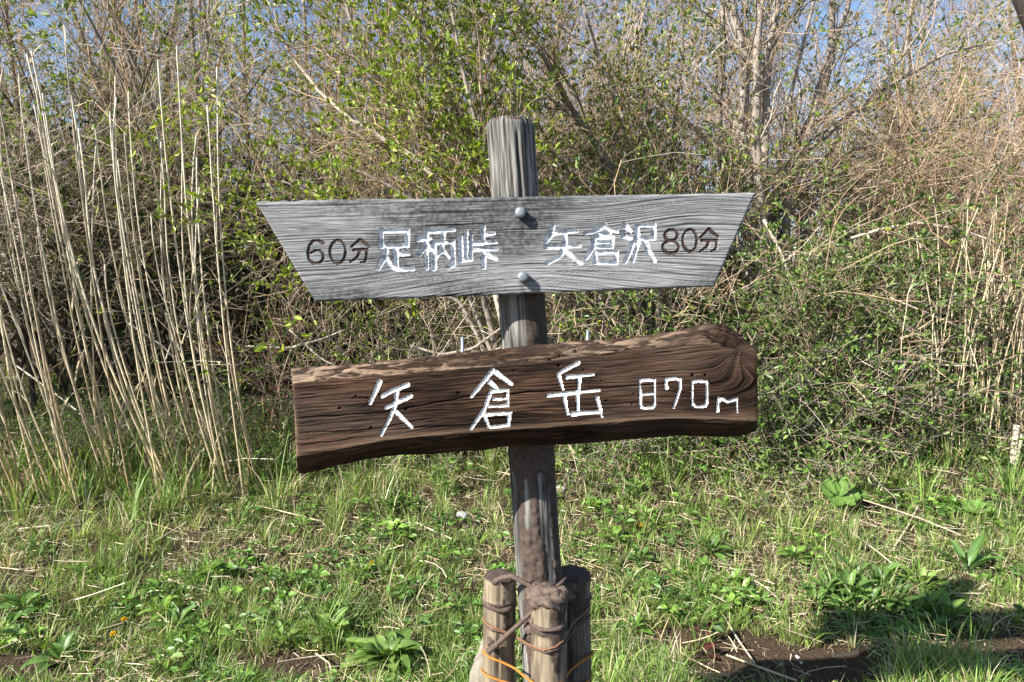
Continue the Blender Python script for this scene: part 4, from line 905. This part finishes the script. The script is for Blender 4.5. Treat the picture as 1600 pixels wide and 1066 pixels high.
for k in range(70):                                            # pale reeds by the twiggy shrub
    bx = rR.uniform(1450, 1650); by = rR.uniform(620, 660); tx = bx+rR.uniform(-40, 40); ty = rR.uniform(290, 500)
    reed([(bx, by), (bx*.5+tx*.5+rR.uniform(-8, 8), by*.5+ty*.5), (tx, ty)], rR.uniform(4.4, 5.0), rR.uniform(.0036, .0056), 'pale dry reed stalk standing in front of the reddish twiggy shrub', 'pale dry reeds by the twiggy shrub', A((.50, .40, .25))*rR.uniform(.8, 1.1), A((.56, .48, .35))*rR.uniform(.8, 1.1))

# ------------------------------------------------------------------ ground cover
rg = np.random.RandomState(900)
BARE = [(G(1235, 1052), .42, .22), (G(1160, 1015), .22, .12), (G(450, 1045), .28, .10), (G(1590, 1030), .35, .18), (G(20, 1045), .22, .12), (A([.05, 1.75, 0]), .5, .35), (G(1060, 1000), .18, .10)]
def bare(x, y):
    b = np.zeros_like(x)
    for c, a_, b_ in BARE:
        e = ((x-c[0])/a_)**2+((y-c[1])/b_)**2; b = np.maximum(b, sstep(1.35, .55, e+.55*fbm(x*7, y*7, 55, 3)))
    return b
def scatter(n, y0=1.9, y1=6.8, margin=.95):
    Y = 1/rg.uniform(1/y1**1.0, 1/y0**1.0, n)**1.0; x = rg.uniform(-1, 1, n)*(Y*margin+.4); return x, Y
def place(n, keepfn, **k):
    x, y = scatter(n, **k); m = rg.rand(n) < keepfn(x, y); x, y = x[m], y[m]; return x, y, ground_h(x, y)
GREENS = [(.16, .285, .045), (.115, .23, .04), (.205, .33, .065), (.26, .35, .10), (.085, .175, .038)]
DRY = [(.44, .37, .22), (.52, .45, .30), (.36, .29, .17), (.58, .52, .38)]
pt_ = lambda x, y: fbm(x*2.1, y*2.1, 61, 4)                    # patches of lush against dry
GP = []
def add_blades(n, keep, hfn, W, cols, bend, K=4, pale=None, var=.25):
    x, y, z = place(n, keep); N = len(x); az = rg.uniform(0, 2*np.pi, N); d = np.stack([np.cos(az), np.sin(az), 0*az], -1)
    GP.append(blades(rg, np.stack([x, y, z-.004], -1), d, hfn(x, y)*rg.uniform(.5, 1.3, N), W*rg.uniform(.6, 1.4, N), pick(rg, N, cols, var), rg.uniform(bend[0], bend[1], N), K, pale))
pl4 = A([.6, .2, 0, 0])
edge = lambda x, y: sstep(3.75, 4.6, y+.45*fbm(x*1.6, y*1.6, 6, 3)+.10*np.abs(x))      # towards the thicket
add_blades(125000, lambda x, y: (1-bare(x, y))*(.45+.55*sstep(-.3, .3, pt_(x, y))), lambda x, y: .05+.05*sstep(-.2, .5, fbm(x*3, y*3, 71, 3)), .0036, GREENS, (.2, 1.3), 3, A([.5, .1, 0]))
def add_tufts(n, keep, nb, hfn, W, cols, bend, spread, K=5, pale=None, dryf=.15):
    x, y, z = place(n, keep); N = len(x); idx = np.repeat(np.arange(N), nb); M = len(idx); az = rg.uniform(0, 2*np.pi, M); rr = np.abs(rg.normal(size=M))*spread
    d = np.stack([np.cos(az), np.sin(az), 0*az], -1); b = np.stack([x, y, z], -1)[idx]+d*rr[:, None]; b[:, 2] = ground_h(b[:, 0], b[:, 1])-.004
    tone = pick(rg, N, cols, .2)[idx]*np.exp(rg.normal(size=(M, 1))*.15); dry = rg.rand(M) < dryf; tone[dry] = pick(rg, dry.sum(), DRY, .15)
    h = (hfn(x, y)*rg.uniform(.6, 1.35, N))[idx]*rg.uniform(.55, 1.15, M)
    GP.append(blades(rg, b, d, h, W*rg.uniform(.6, 1.4, M), tone, rg.uniform(bend[0], bend[1], M), K, pale))
pl5 = A([.5, .15, 0, 0, 0])
add_tufts(5200, lambda x, y: (1-bare(x, y))*(.3+.7*sstep(-.1, .35, fbm(x*1.5, y*1.5, 73, 4))), 18, lambda x, y: .10+.10*sstep(.0, .5, fbm(x*1.3, y*1.3, 74, 3))+.05*sstep(3, 4.4, y), .0042, GREENS, (.3, 1.6), .022, 4, pl5[:4], .18)
add_tufts(2600, lambda x, y: edge(x, y)*(.35+.65*sstep(-.2, .3, fbm(x*1.8, y*1.8, 75, 3))), 16, lambda x, y: .34+.16*fbm(x*1.1, y*1.1, 76, 3), .0056, GREENS[:3]+LG0, (.2, 1.4), .035, 5, pl5, .3)
add_tufts(900, lambda x, y: (1-bare(x, y))*sstep(.1, .45, fbm(x*1.7+9, y*1.7, 77, 4)), 20, lambda x, y: .12+.05*sstep(3, 5, y), .0030, DRY, (.6, 2.0), .025, 4, None, .8)
add_blades(52000, lambda x, y: (1-.8*bare(x, y))*(.15+.85*sstep(.25, -.3, pt_(x, y))), lambda x, y: .07+.03*sstep(3, 5, y), .0030, DRY, (.8, 2.2), 3)
V, Fs, C = merge(GP); tag(mesh('grass', V, Fs, M_GRASS, C), 'short mixed green and dry grass covering the ground around the sign', 'grass', kind='stuff')
# dry straw lying on the grass
def straw(n, keep, L, r, z, cols, K=2):
    x, y, h = place(n, keep); N = len(x); az = rg.uniform(0, 2*np.pi, N); ln = rg.uniform(L[0], L[1], N)*rg.uniform(.5, 1, N); el = rg.normal(size=N)*.13
    d = np.stack([np.cos(az)*np.cos(el), np.sin(az)*np.cos(el), np.sin(el)], -1)
    b = np.stack([x, y, h+rg.uniform(z[0], z[1], N)], -1); sd = np.stack([-d[:, 1], d[:, 0], rg.normal(size=N)*.3], -1)*rg.normal(size=(N, 1))*.12
    t = np.linspace(-.5, .5, K); Q = b[:, None]+d[:, None]*(ln[:, None]*t[None])[..., None]+sd[:, None]*(ln[:, None]*(1-4*t[None]**2))[..., None]
    Q[..., 2] = np.maximum(Q[..., 2], ground_h(Q[..., 0], Q[..., 1])+.003)
    rad = rg.uniform(r[0], r[1], N)[:, None]*np.ones((1, K)); return tubes(rg, Q, rad, 3, pick(rg, N, cols, .18))
PS = [(.58, .48, .33), (.50, .40, .25), (.68, .59, .44), (.40, .30, .18)]
sp = [straw(24000, lambda x, y: (.35+.65*sstep(.3, -.2, pt_(x, y)))*(1-.85*bare(x, y)), (.03, .11), (.0006, .0013), (.004, .06), PS),
      straw(1100, lambda x, y: .4+.6*sstep(2.6, 4.5, y), (.1, .34), (.0009, .0022), (.02, .09), PS, 4),
      straw(1000, lambda x, y: bare(x, y), (.015, .07), (.0004, .0010), (.002, .01), PS)]
V, Fs, C = merge(sp); tag(mesh('straw_litter', V, Fs, M_STRAW, C), 'pale dry straw and stem litter strewn over the grass', 'straw', kind='stuff')
# thatch under the thicket: dry stems leaning every way, and low green leaves
th = straw(9000, lambda x, y: sstep(4.0, 4.8, y+.25*fbm(x*2, y*2, 5, 2)), (.15, .6), (.0012, .0028), (.01, .22), PS+TAN, 3)
V, Fs, C = merge([th]); tag(mesh('dead_stem_litter', V, Fs, M_STRAW, C), 'tangled dead stems lying under the edge of the thicket', 'litter', kind='stuff')
# small broad leaves
def rosettes(n, keep, nl, L, zr, cols, wr=.55, up=.25):
    x, y, h = place(n, keep); N = len(x); c = np.stack([x, y, h+rg.uniform(zr[0], zr[1], N)], -1); idx = np.repeat(np.arange(N), nl)
    az = rg.uniform(0, 2*np.pi, len(idx)); ax = np.stack([np.cos(az), np.sin(az), rg.uniform(-.15, .8, len(idx))*up*2], -1); sc = rg.uniform(L[0], L[1], N)[idx]*rg.uniform(.6, 1.2, len(idx))
    return leaves(rg, c[idx]+ax*sc[:, None]*.25, ax, sc, wr, pick(rg, N, cols, .22)[idx]*np.exp(rg.normal(size=(len(idx), 1))*.12), upb=1.6, fold=.15)
LG = [(.13, .25, .045), (.095, .19, .04), (.18, .30, .06), (.075, .15, .035)]
lp = [rosettes(11500, lambda x, y: (1-bare(x, y))*sstep(.0, .35, fbm(x*2.6, y*2.6, 81, 4)), 6, (.016, .034), (.01, .06), LG),
      rosettes(2600, lambda x, y: (1-bare(x, y))*sstep(.05, .3, fbm(x*1.9+4, y*1.9, 83, 4)), 7, (.03, .055), (.02, .08), LG),
      rosettes(6000, lambda x, y: sstep(3.9, 4.6, y+.3*fbm(x*2, y*2, 5, 2))*(.4+.6*sstep(0, .3, fbm(x*2, y*2, 86, 3))), 6, (.025, .05), (.02, .30), MG+LG, .5)]
V, Fs, C = merge(lp); tag(mesh('ground_weeds', V, Fs, M_LEAF, C), 'low small-leaved green weeds growing among the grass', 'weeds', kind='stuff')
# crumbs of earth on the bare patches
x, y, z = place(9000, lambda x, y: bare(x, y), y1=4.0); N = len(x); s_ = rg.uniform(.0015, .007, N)
d8 = A([[1, 0, 0], [-1, 0, 0], [0, 1, 0], [0, -1, 0], [0, 0, 1], [0, 0, -1]], float); V = np.stack([x, y, z+s_*.3], -1)[:, None]+d8[None]*s_[:, None, None]*rg.uniform(.6, 1.3, (N, 6, 1))
ft = A([[0, 2, 4], [2, 1, 4], [1, 3, 4], [3, 0, 4], [2, 0, 5], [1, 2, 5], [3, 1, 5], [0, 3, 5]])
tag(mesh('soil_crumbs', V.reshape(-1, 3), (np.arange(N)[:, None, None]*6+ft[None]).reshape(-1, 3), M_MUD, np.repeat(pick(rg, N, [(.09, .06, .04), (.06, .042, .03), (.14, .10, .07)], .2), 6, 0)), 'loose dark soil crumbs on the bare earth patches', 'soil', kind='stuff')

# ------------------------------------------------------------------ single plants
def big_leaf(rng, base, d, L, W, droop, lift, col, name, parent, wav=.06, pet=.18):
    nt, nw = 10, 5; t = np.linspace(0, 1, nt); a = lift-droop*t**1.3
    stp = L/(nt-1); hor = np.r_[0, np.cumsum(np.cos(a[1:])*stp)]; ver = np.r_[0, np.cumsum(np.sin(a[1:])*stp)]
    d = A([d[0], d[1], 0])/math.hypot(d[0], d[1]); side = A([-d[1], d[0], 0])
    c = A(base)+d[None]*hor[:, None]+A([0, 0, 1])*ver[:, None]
    w = np.where(t < pet, .06, np.sin(np.clip((t-pet)/(1-pet), 0, 1)**.75*np.pi)**.8)*W*.5+.002*(1-t)
    s = np.linspace(-1, 1, nw); up = np.stack([-d*math.sin(x_) for x_ in a])+A([0, 0, 1])*np.cos(a)[:, None]
    V = c[:, None]+side[None, None]*(w[:, None]*s[None])[..., None]+up[:, None]*(w[:, None]*(.35*s[None]**2)+wav*W*np.sin(t*14+rng.uniform(0, 6))[:, None]*s[None]*np.abs(s[None]))[..., None]
    idx = np.arange(nt*nw).reshape(nt, nw); Q = np.stack([idx[:-1, :-1], idx[:-1, 1:], idx[1:, 1:], idx[1:, :-1]], -1).reshape(-1, 4)
    cc = A(col)[None, None]*np.where(np.abs(s) < .1, 1.35, 1.0)[None, :, None]*np.ones((nt, 1, 1))
    return child(mesh(name, V, Q, M_LEAF, cc.reshape(-1, 3), True), parent)
def leafy(name, label, cat, px, py, n, L, W, cols, seed, group=None, lift=(.5, 1.3), droop=(.4, 1.2), pos=None):
    rng = np.random.RandomState(seed); g = G(px, py) if pos is None else pos; e = empty(name, g, label, cat, group)
    for k in range(n):
        az = k*2.4+rng.uniform(-.4, .4); f = k/max(n-1, 1); l_ = L*rng.uniform(.65, 1.1)*(1-.35*f)
        big_leaf(rng, g+A([math.cos(az), math.sin(az), 0])*.012+A([0, 0, .01+.03*f]), (math.cos(az), math.sin(az)), l_, l_*W*rng.uniform(.8, 1.2), rng.uniform(*droop), lift[0]+(lift[1]-lift[0])*f+rng.uniform(-.15, .15), A(cols[rng.randint(len(cols))])*rng.uniform(.8, 1.25), 'leaf', e)
    return e
DK = [(.16, .26, .06), (.20, .30, .08), (.12, .21, .05)]
WG = 'broad-leaved weeds around the sign'
leafy('dock_plant', 'large bushy dock plant with wide green leaves beside the stakes', 'plant', 605, 1045, 38, .20, .42, DK, 1, WG, droop=(.7, 1.7))
leafy('dock_plant', 'smaller pale green dock plant next to the large bushy one', 'plant', 515, 1000, 13, .17, .40, [(.18, .28, .08)], 2, WG)
leafy('dock_plant', 'young dock plant at the edge of the bare patch beside a pale straw', 'plant', 440, 1012, 8, .12, .36, DK, 3, WG)
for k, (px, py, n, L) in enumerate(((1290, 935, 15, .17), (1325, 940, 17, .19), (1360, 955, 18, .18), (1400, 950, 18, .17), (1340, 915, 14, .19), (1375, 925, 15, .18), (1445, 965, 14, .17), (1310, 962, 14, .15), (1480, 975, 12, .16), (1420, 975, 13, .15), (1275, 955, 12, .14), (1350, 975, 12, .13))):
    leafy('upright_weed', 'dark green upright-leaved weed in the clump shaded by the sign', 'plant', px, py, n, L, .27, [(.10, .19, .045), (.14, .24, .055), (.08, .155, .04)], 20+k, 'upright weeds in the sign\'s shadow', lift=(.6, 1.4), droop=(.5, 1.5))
leafy('upright_weed', 'pale green upright weed beside the shaded clump of weeds', 'plant', 1440, 925, 12, .18, .30, [(.17, .27, .06)], 31, WG, lift=(.6, 1.3))
leafy('upright_weed', 'single weed with long narrow leaves beyond the shaded clump', 'plant', 1510, 900, 10, .24, .2, [(.10, .19, .05)], 32, WG, lift=(.8, 1.4))
spots = [(130, 905, .10), (160, 925, .10), (35, 960, .14), (330, 905, .12), (255, 965, .13), (275, 990, .15), (250, 935, .11), (560, 905, .10), (610, 800, .12), (860, 890, .09), (925, 800, .10), (985, 770, .13), (1010, 815, .12), (960, 850, .13), (1000, 880, .12), (1100, 900, .10), (1160, 935, .12), (1190, 950, .10), (1140, 920, .11), (1240, 880, .12), (700, 770, .1), (470, 830, .1), (420, 905, .09), (95, 1040, .13), (990, 990, .08), (960, 1050, .09), (1110, 870, .12), (1490, 800, .12), (1540, 820, .13), (60, 870, .1)]
wl_ = ['bright green leafy weed by the reed litter', 'yellow-green leafy weed in short grass', 'spreading green weed with oval leaves']
for k, (px, py, L) in enumerate(spots):
    side = 'on the open grass towards the reeds' if px < 700 else 'in the grass just behind the stakes' if px < 1000 else 'in the grass towards the grey-stemmed tree'
    leafy('leafy_weed', ('small ' if L < .115 else 'medium ')+['oval-leaved', 'bright-leaved', 'low spreading'][k % 3]+' green weed '+side, 'plant', px, py, 9+k % 4, L, .42, [[(.12, .22, .04)], [(.16, .27, .05)], [(.10, .19, .045)]][k % 3], 50+k, WG, lift=(.3, 1.2))
for k, (px, py, lb) in enumerate(((1098, 995, 'small dark red-leaved seedling farther from the pale straws'), (1102, 1030, 'dark crimson-leaved seedling right beside the pale straws'), (1262, 1000, 'brownish red seedling at the rim of the bare soil'))):
    leafy('red_seedling', lb, 'plant', px, py, 6, .055, .6, [(.09, .022, .022), (.07, .02, .022)], 90+k, 'red-leaved seedlings on the bare soil', lift=(.2, 1.2))
# butterbur with round leaves
def round_leaf(rng, c, R, tiltx, tilty, col, e):
    nr, na = 6, 26; a = np.linspace(.25, 2*np.pi-.25, na); r = np.linspace(.02, 1, nr)
    rr = R*(1+.05*np.sin(a*9)+.04*np.cos(a*4+rng.uniform(0, 6)))
    Xl = r[:, None]*rr[None]*np.cos(a)[None]; Yl = r[:, None]*rr[None]*np.sin(a)[None]; Zl = R*(.35*r[:, None]**2+.09*r[:, None]*np.cos(a*7)[None])
    Zl = Zl+Xl*tiltx+Yl*tilty
    V = A(c)+np.stack([Xl, Yl, Zl], -1); idx = np.arange(nr*na).reshape(nr, na); Q = np.stack([idx[:-1, :-1], idx[1:, :-1], idx[1:, 1:], idx[:-1, 1:]], -1).reshape(-1, 4)
    cc = A(col)*(1+.15*np.cos(a*7)[None, :, None]*np.ones((nr, 1, 1))); return child(mesh('leaf', V, Q, M_LEAF, cc.reshape(-1, 3), True), e)
def butterbur(px, py, leaves_, label, seed):
    rng = np.random.RandomState(seed); g = G(px, py); e = empty('butterbur', g, label, 'plant', 'butterbur plants')
    for (dx, dy, h, R, tx, ty) in leaves_:
        c = g+A([dx, dy, h]); child(tube_obj('leaf_stalk', rng, [g+A([dx*.2, dy*.2, -.01]), g+A([dx*.6, dy*.6, h*.6]), c], .0035, 6, (.16, .24, .07), M_LEAF, K=8), e)
        round_leaf(rng, c, R, tx, ty, A([.15, .27, .06])*rng.uniform(.8, 1.1), e)
butterbur(1312, 800, [(0, 0, .09, .10, .15, .55), (.14, .03, .07, .06, -.3, .2)], 'butterbur with one cupped bright round leaf in open grass', 1)
butterbur(1505, 665, [(0, 0, .20, .13, .1, .75), (.10, .1, .12, .10, -.2, .4), (-.2, -.05, .08, .08, .1, .3), (.25, -.1, .10, .10, .1, .2), (.05, -.2, .05, .09, .2, .3)], 'butterbur with several round leaves at the foot of the pale reeds', 2)
butterbur(1525, 815, [(0, 0, .06, .07, .2, .2), (.1, .05, .05, .05, -.2, .3)], 'small butterbur in the straw-strewn grass', 3)
# dandelions
def dandelion(px, py, h, seed, label):
    rng = np.random.RandomState(seed); g = G(px, py); e = empty('dandelion', g, label, 'flower', 'yellow flowers in the grass'); c = g+A([.005, -.01, h])
    child(tube_obj('stem', rng, [g+A([0, 0, -.01]), g+A([0, 0, h*.6]), c], .0016, 5, (.14, .2, .07), M_LEAF, K=6), e)
    n = 46; az = rng.uniform(0, 2*np.pi, n); el = rng.uniform(.1, 1.3, n); ax = np.stack([np.cos(az)*np.cos(el), np.sin(az)*np.cos(el)-.15, np.sin(el)], -1)
    V, Fq, C = leaves(rng, np.repeat(c[None], n, 0), ax, np.full(n, .016), .26, np.tile(A([.75, .50, .02]), (n, 1)), 1., .1); child(mesh('flower_head', V, Fq, M_PETAL, C), e)
for k, (px, py, lb) in enumerate(((998, 835, 'yellow dandelion flower in long grass behind the shaded stake'), (580, 895, 'yellow dandelion flower in grass between the dock plants and summit log'), (195, 985, 'yellow dandelion flower in the dense grass in front of the reeds'), (178, 1008, 'yellow dandelion flower nearest the outer straw litter'), (262, 1055, 'orange-yellow dandelion flower close to the bare patch'))):
    dandelion(px, py, .05, 70+k, lb)
# tufts of broad green grass at the reeds and elsewhere
def tuft(px, py, n, h, label, seed, w=.009, dryf=.25):
    rng = np.random.RandomState(seed); g = G(px, py); b = g[None]+np.c_[rng.normal(size=(n, 2))*.05, np.full(n, -.01)]; az = rng.uniform(0, 6.3, n)
    c = np.where((rng.rand(n) < dryf)[:, None], pick(rng, n, DRY, .15), pick(rng, n, [(.14, .24, .045), (.19, .30, .06), (.10, .18, .04)], .2))
    V, Fq, C = blades(rng, b, np.stack([np.cos(az), np.sin(az), 0*az], -1), h*rng.uniform(.5, 1.2, n), w*rng.uniform(.6, 1.2, n), c, rng.uniform(.15, 1.1, n), 7)
    o = mesh('grass_tuft', V, Fq, M_GRASS, C); rebase(o, g); tag(o, label, 'grass', 'tufts of broad grass')
tuft(430, 790, 16, .42, 'tall bright green grass tuft by the end of the summit log', 1)
tuft(405, 720, 16, .38, 'green grass tuft at the foot of the inner reed clump', 2)
tuft(225, 815, 18, .40, 'broad green grass tuft in front of the reeds', 3, .011)
tuft(270, 800, 16, .42, 'tall green grass tuft between the two reed clumps', 4, .011)
tuft(330, 790, 14, .34, 'green grass tuft mixed with dry blades below the inner reeds', 5)
tuft(25, 740, 12, .36, 'grass tuft at the foot of the outermost reeds', 6)
tuft(150, 780, 14, .34, 'grass tuft among the bases of the outer reeds', 7)
for k, (px, py, h) in enumerate(((60, 770, .5), (110, 790, .45), (185, 770, .55), (235, 765, .5), (300, 760, .5), (355, 745, .5), (385, 765, .4), (140, 750, .55), (20, 790, .45), (420, 745, .45))):
    tuft(px, py, 26, h, ('tall ' if h > .48 else '')+'green and dry grass tuft hiding the feet of the '+('outer' if px < 210 else 'inner')+' reeds', 40+k, .0095, .35)
tuft(890, 850, 30, .26, 'long grass tuft with pale tips right behind the shaded stake', 8, .007, .4)
tuft(920, 760, 26, .24, 'bright grass tuft below the summit log near the post', 9, .006)
tuft(1060, 800, 24, .24, 'grass tuft at the edge of the bramble', 10, .006)
tuft(640, 780, 26, .22, 'grass tuft below the summit log on the open side', 11, .006)
tuft(520, 840, 24, .2, 'fine grass tuft among pale straws', 12, .005, .5)
tuft(1160, 850, 24, .22, 'grass tuft in the meadow below the grey-stemmed tree', 13, .006)
# single straws, sticks and dead branches
def stick(pts, r, col, label, name='dry_straw', lift=.02, Ys=None, group='single straws on the ground', cat='straw', mat=M_STRAW):
    q = []
    for k, (a, b) in enumerate(pts):
        if Ys is None: g = G(a, b); g[2] += lift
        else: g = P(a, b, Ys[k] if isinstance(Ys, (list, tuple)) else Ys)
        q.append(g)
    o = tube_obj('s', rngS, q, r, 6, col, mat, K=max(6, 4*len(q))); o.name = name; rebase(o, q[0]); return tag(o, label, cat, group)
ST = (.52, .43, .28); WH = (.56, .49, .37)
stick([(650, 822), (680, 836), (706, 848)], [.006, .005], WH, 'thick whitish split stem lying in the grass beside the post')
stick([(262, 912), (295, 922), (328, 930)], [.007, .004], WH, 'pale broad dry leaf lying in front of the reeds')
stick([(1057, 944), (1040, 985), (1025, 1024)], .0035, (.60, .48, .27), 'golden straw pointing from the grass to the red seedlings')
stick([(1130, 968), (1152, 1005), (1179, 1044)], .004, WH, 'whitish straw lying on the bare soil, crossing another')
stick([(1135, 1031), (1185, 1050), (1245, 1072)], .0045, ST, 'long pale straw lying flat on the bare soil')
stick([(1062, 1026), (1100, 1048), (1140, 1066)], .003, ST, 'thin straw near the red seedlings on bare soil')
stick([(290, 750), (380, 748), (482, 742)], .0035, ST, 'long straight straw lying from the reeds towards the summit log', lift=.05)
stick([(30, 838), (90, 832), (138, 812)], .004, WH, 'bleached straw on the ground in front of the outer reeds', lift=.04)
stick([(60, 940), (100, 925), (140, 905)], .003, ST, 'thin straw slanting over the grass by the leafy weeds')
stick([(400, 800), (450, 812), (500, 825)], .004, ST, 'jointed straw lying beside the tall bright tuft', lift=.04)
stick([(500, 818), (520, 838), (530, 850)], .004, (.30, .24, .18), 'short brown twig among pale straws')
stick([(493, 1028), (516, 1045), (520, 1075)], .0035, (.50, .40, .27), 'bent straw on the bare patch near the dock plants')
stick([(1440, 700), (1395, 745), (1375, 790)], .003, ST, 'thin dead stem bending over the meadow grass', lift=.09)
stick([(1270, 770), (1340, 800), (1430, 830), (1500, 860)], .0035, (.45, .36, .26), 'long thin fallen twig across the meadow grass', lift=.08)
stick([(1395, 870), (1420, 830), (1435, 800)], .005, WH, 'whitish dry stem leaning in the meadow grass', lift=.04)
stick([(1330, 850), (1370, 880), (1400, 905)], .003, WH, 'white straw above the shaded weed clump', lift=.06)
stick([(10, 560), (120, 640), (205, 740)], .006, (.55, .48, .38), 'long grey fallen stem slanting through the outer reeds', Ys=[4.6, 4.4, 4.2])
stick([(60, 790), (140, 740), (60, 690)], .003, ST, 'looping dry blade at the foot of the reeds', lift=.06)
BRG_ = 'dead branches caught in the thicket'
for k, (pts, r, Y, lb) in enumerate((
 ([(1330, 372), (1382, 357), (1438, 348), (1505, 361), (1595, 391)], [.008, .012, .010, .006], 4.75, 'long arching whitish dead branch in front of the pale reeds'),
 ([(1193, 343), (1221, 395), (1245, 469)], [.010, .008, .005], 4.55, 'short whitish dead branch hanging below the arrow end of the board'),
 ([(1390, 465), (1418, 477), (1477, 501), (1540, 530)], [.005, .008, .006, .004], 4.6, 'slanting pale dead stem in the twining bush'),
 ([(1390, 497), (1441, 532), (1485, 552)], [.006, .007, .004], 4.6, 'pale broken stem sloping down into the litter by the reeds'),
 ([(1355, 564), (1430, 566), (1489, 572), (1530, 571)], [.005, .008, .007, .004], 4.5, 'horizontal pale dead stem above the butterbur leaves'),
 ([(1347, 620), (1400, 607), (1450, 600)], [.004, .006, .003], 4.4, 'thin pale stem lying in front of the butterbur'),
 ([(200, 505), (256, 542), (276, 565)], [.007, .007, .004], 4.35, 'white broken stem sloping through the inner reeds'),
 ([(383, 541), (453, 544), (500, 531), (540, 515)], [.006, .009, .006, .004], 4.7, 'pale branch lying across the mouth of the dark hollow'),
 ([(452, 515), (500, 560), (560, 590)], [.006, .007, .005], 4.6, 'pale stem sloping down behind the end of the summit log'),
 ([(640, 540), (690, 555), (740, 545), (800, 500)], [.008, .010, .010, .007], 4.4, 'smooth grey sagging branch above the summit log'),
 ([(293, 480), (270, 530), (258, 565)], [.005, .006, .005], 4.3, 'short white stub standing among the inner reeds'))):
    stick(pts, r, (.55, .48, .39) if k not in (9,) else (.33, .28, .23), lb, 'dead_branch', 0, Y, BRG_, 'branch', M_BARK)
DKB = (.07, .055, .045)
for k, (pts, r, Y, lb) in enumerate((([(60, 420), (200, 435), (300, 480), (400, 560)], [.02, .035, .035, .03], 5.6, 'thick dark fallen bough slanting through the hollow behind the reeds'), ([(230, 350), (330, 400), (420, 470), (480, 560)], [.015, .025, .03, .03], 5.9, 'dark bough curving down behind the inner reeds'))):
    stick(pts, r, DKB, lb, 'dark_bough', 0, Y, 'dark boughs in the hollow', 'branch', M_BARK)
thicket('red_stemmed_shrub', 'small shrub with thin red stems at the mouth of the dark hollow', 421, 400, 4.75, 9, 1.0, .5, .005, [RED, RED, RED], LV(4, 3, L1=(.2, .6), L2=(.1, .3), m3=0), None, scat=.2)
# sawn stub
e = empty('sawn_stub', G(1582, 735), 'pale forked sawn-off stub standing in the straw by the reeds', 'stump')
g = A(e.location)
for (dx, h, r) in ((0, .30, .018), (.035, .24, .014)):
    child(tube_obj('stub_prong', rngS, [g+A([dx*.4, 0, -.03]), g+A([dx*.8, 0, h*.5]), g+A([dx+.01, 0, h])], r, 12, (.60, .52, .40), M_BARK, K=10), e)
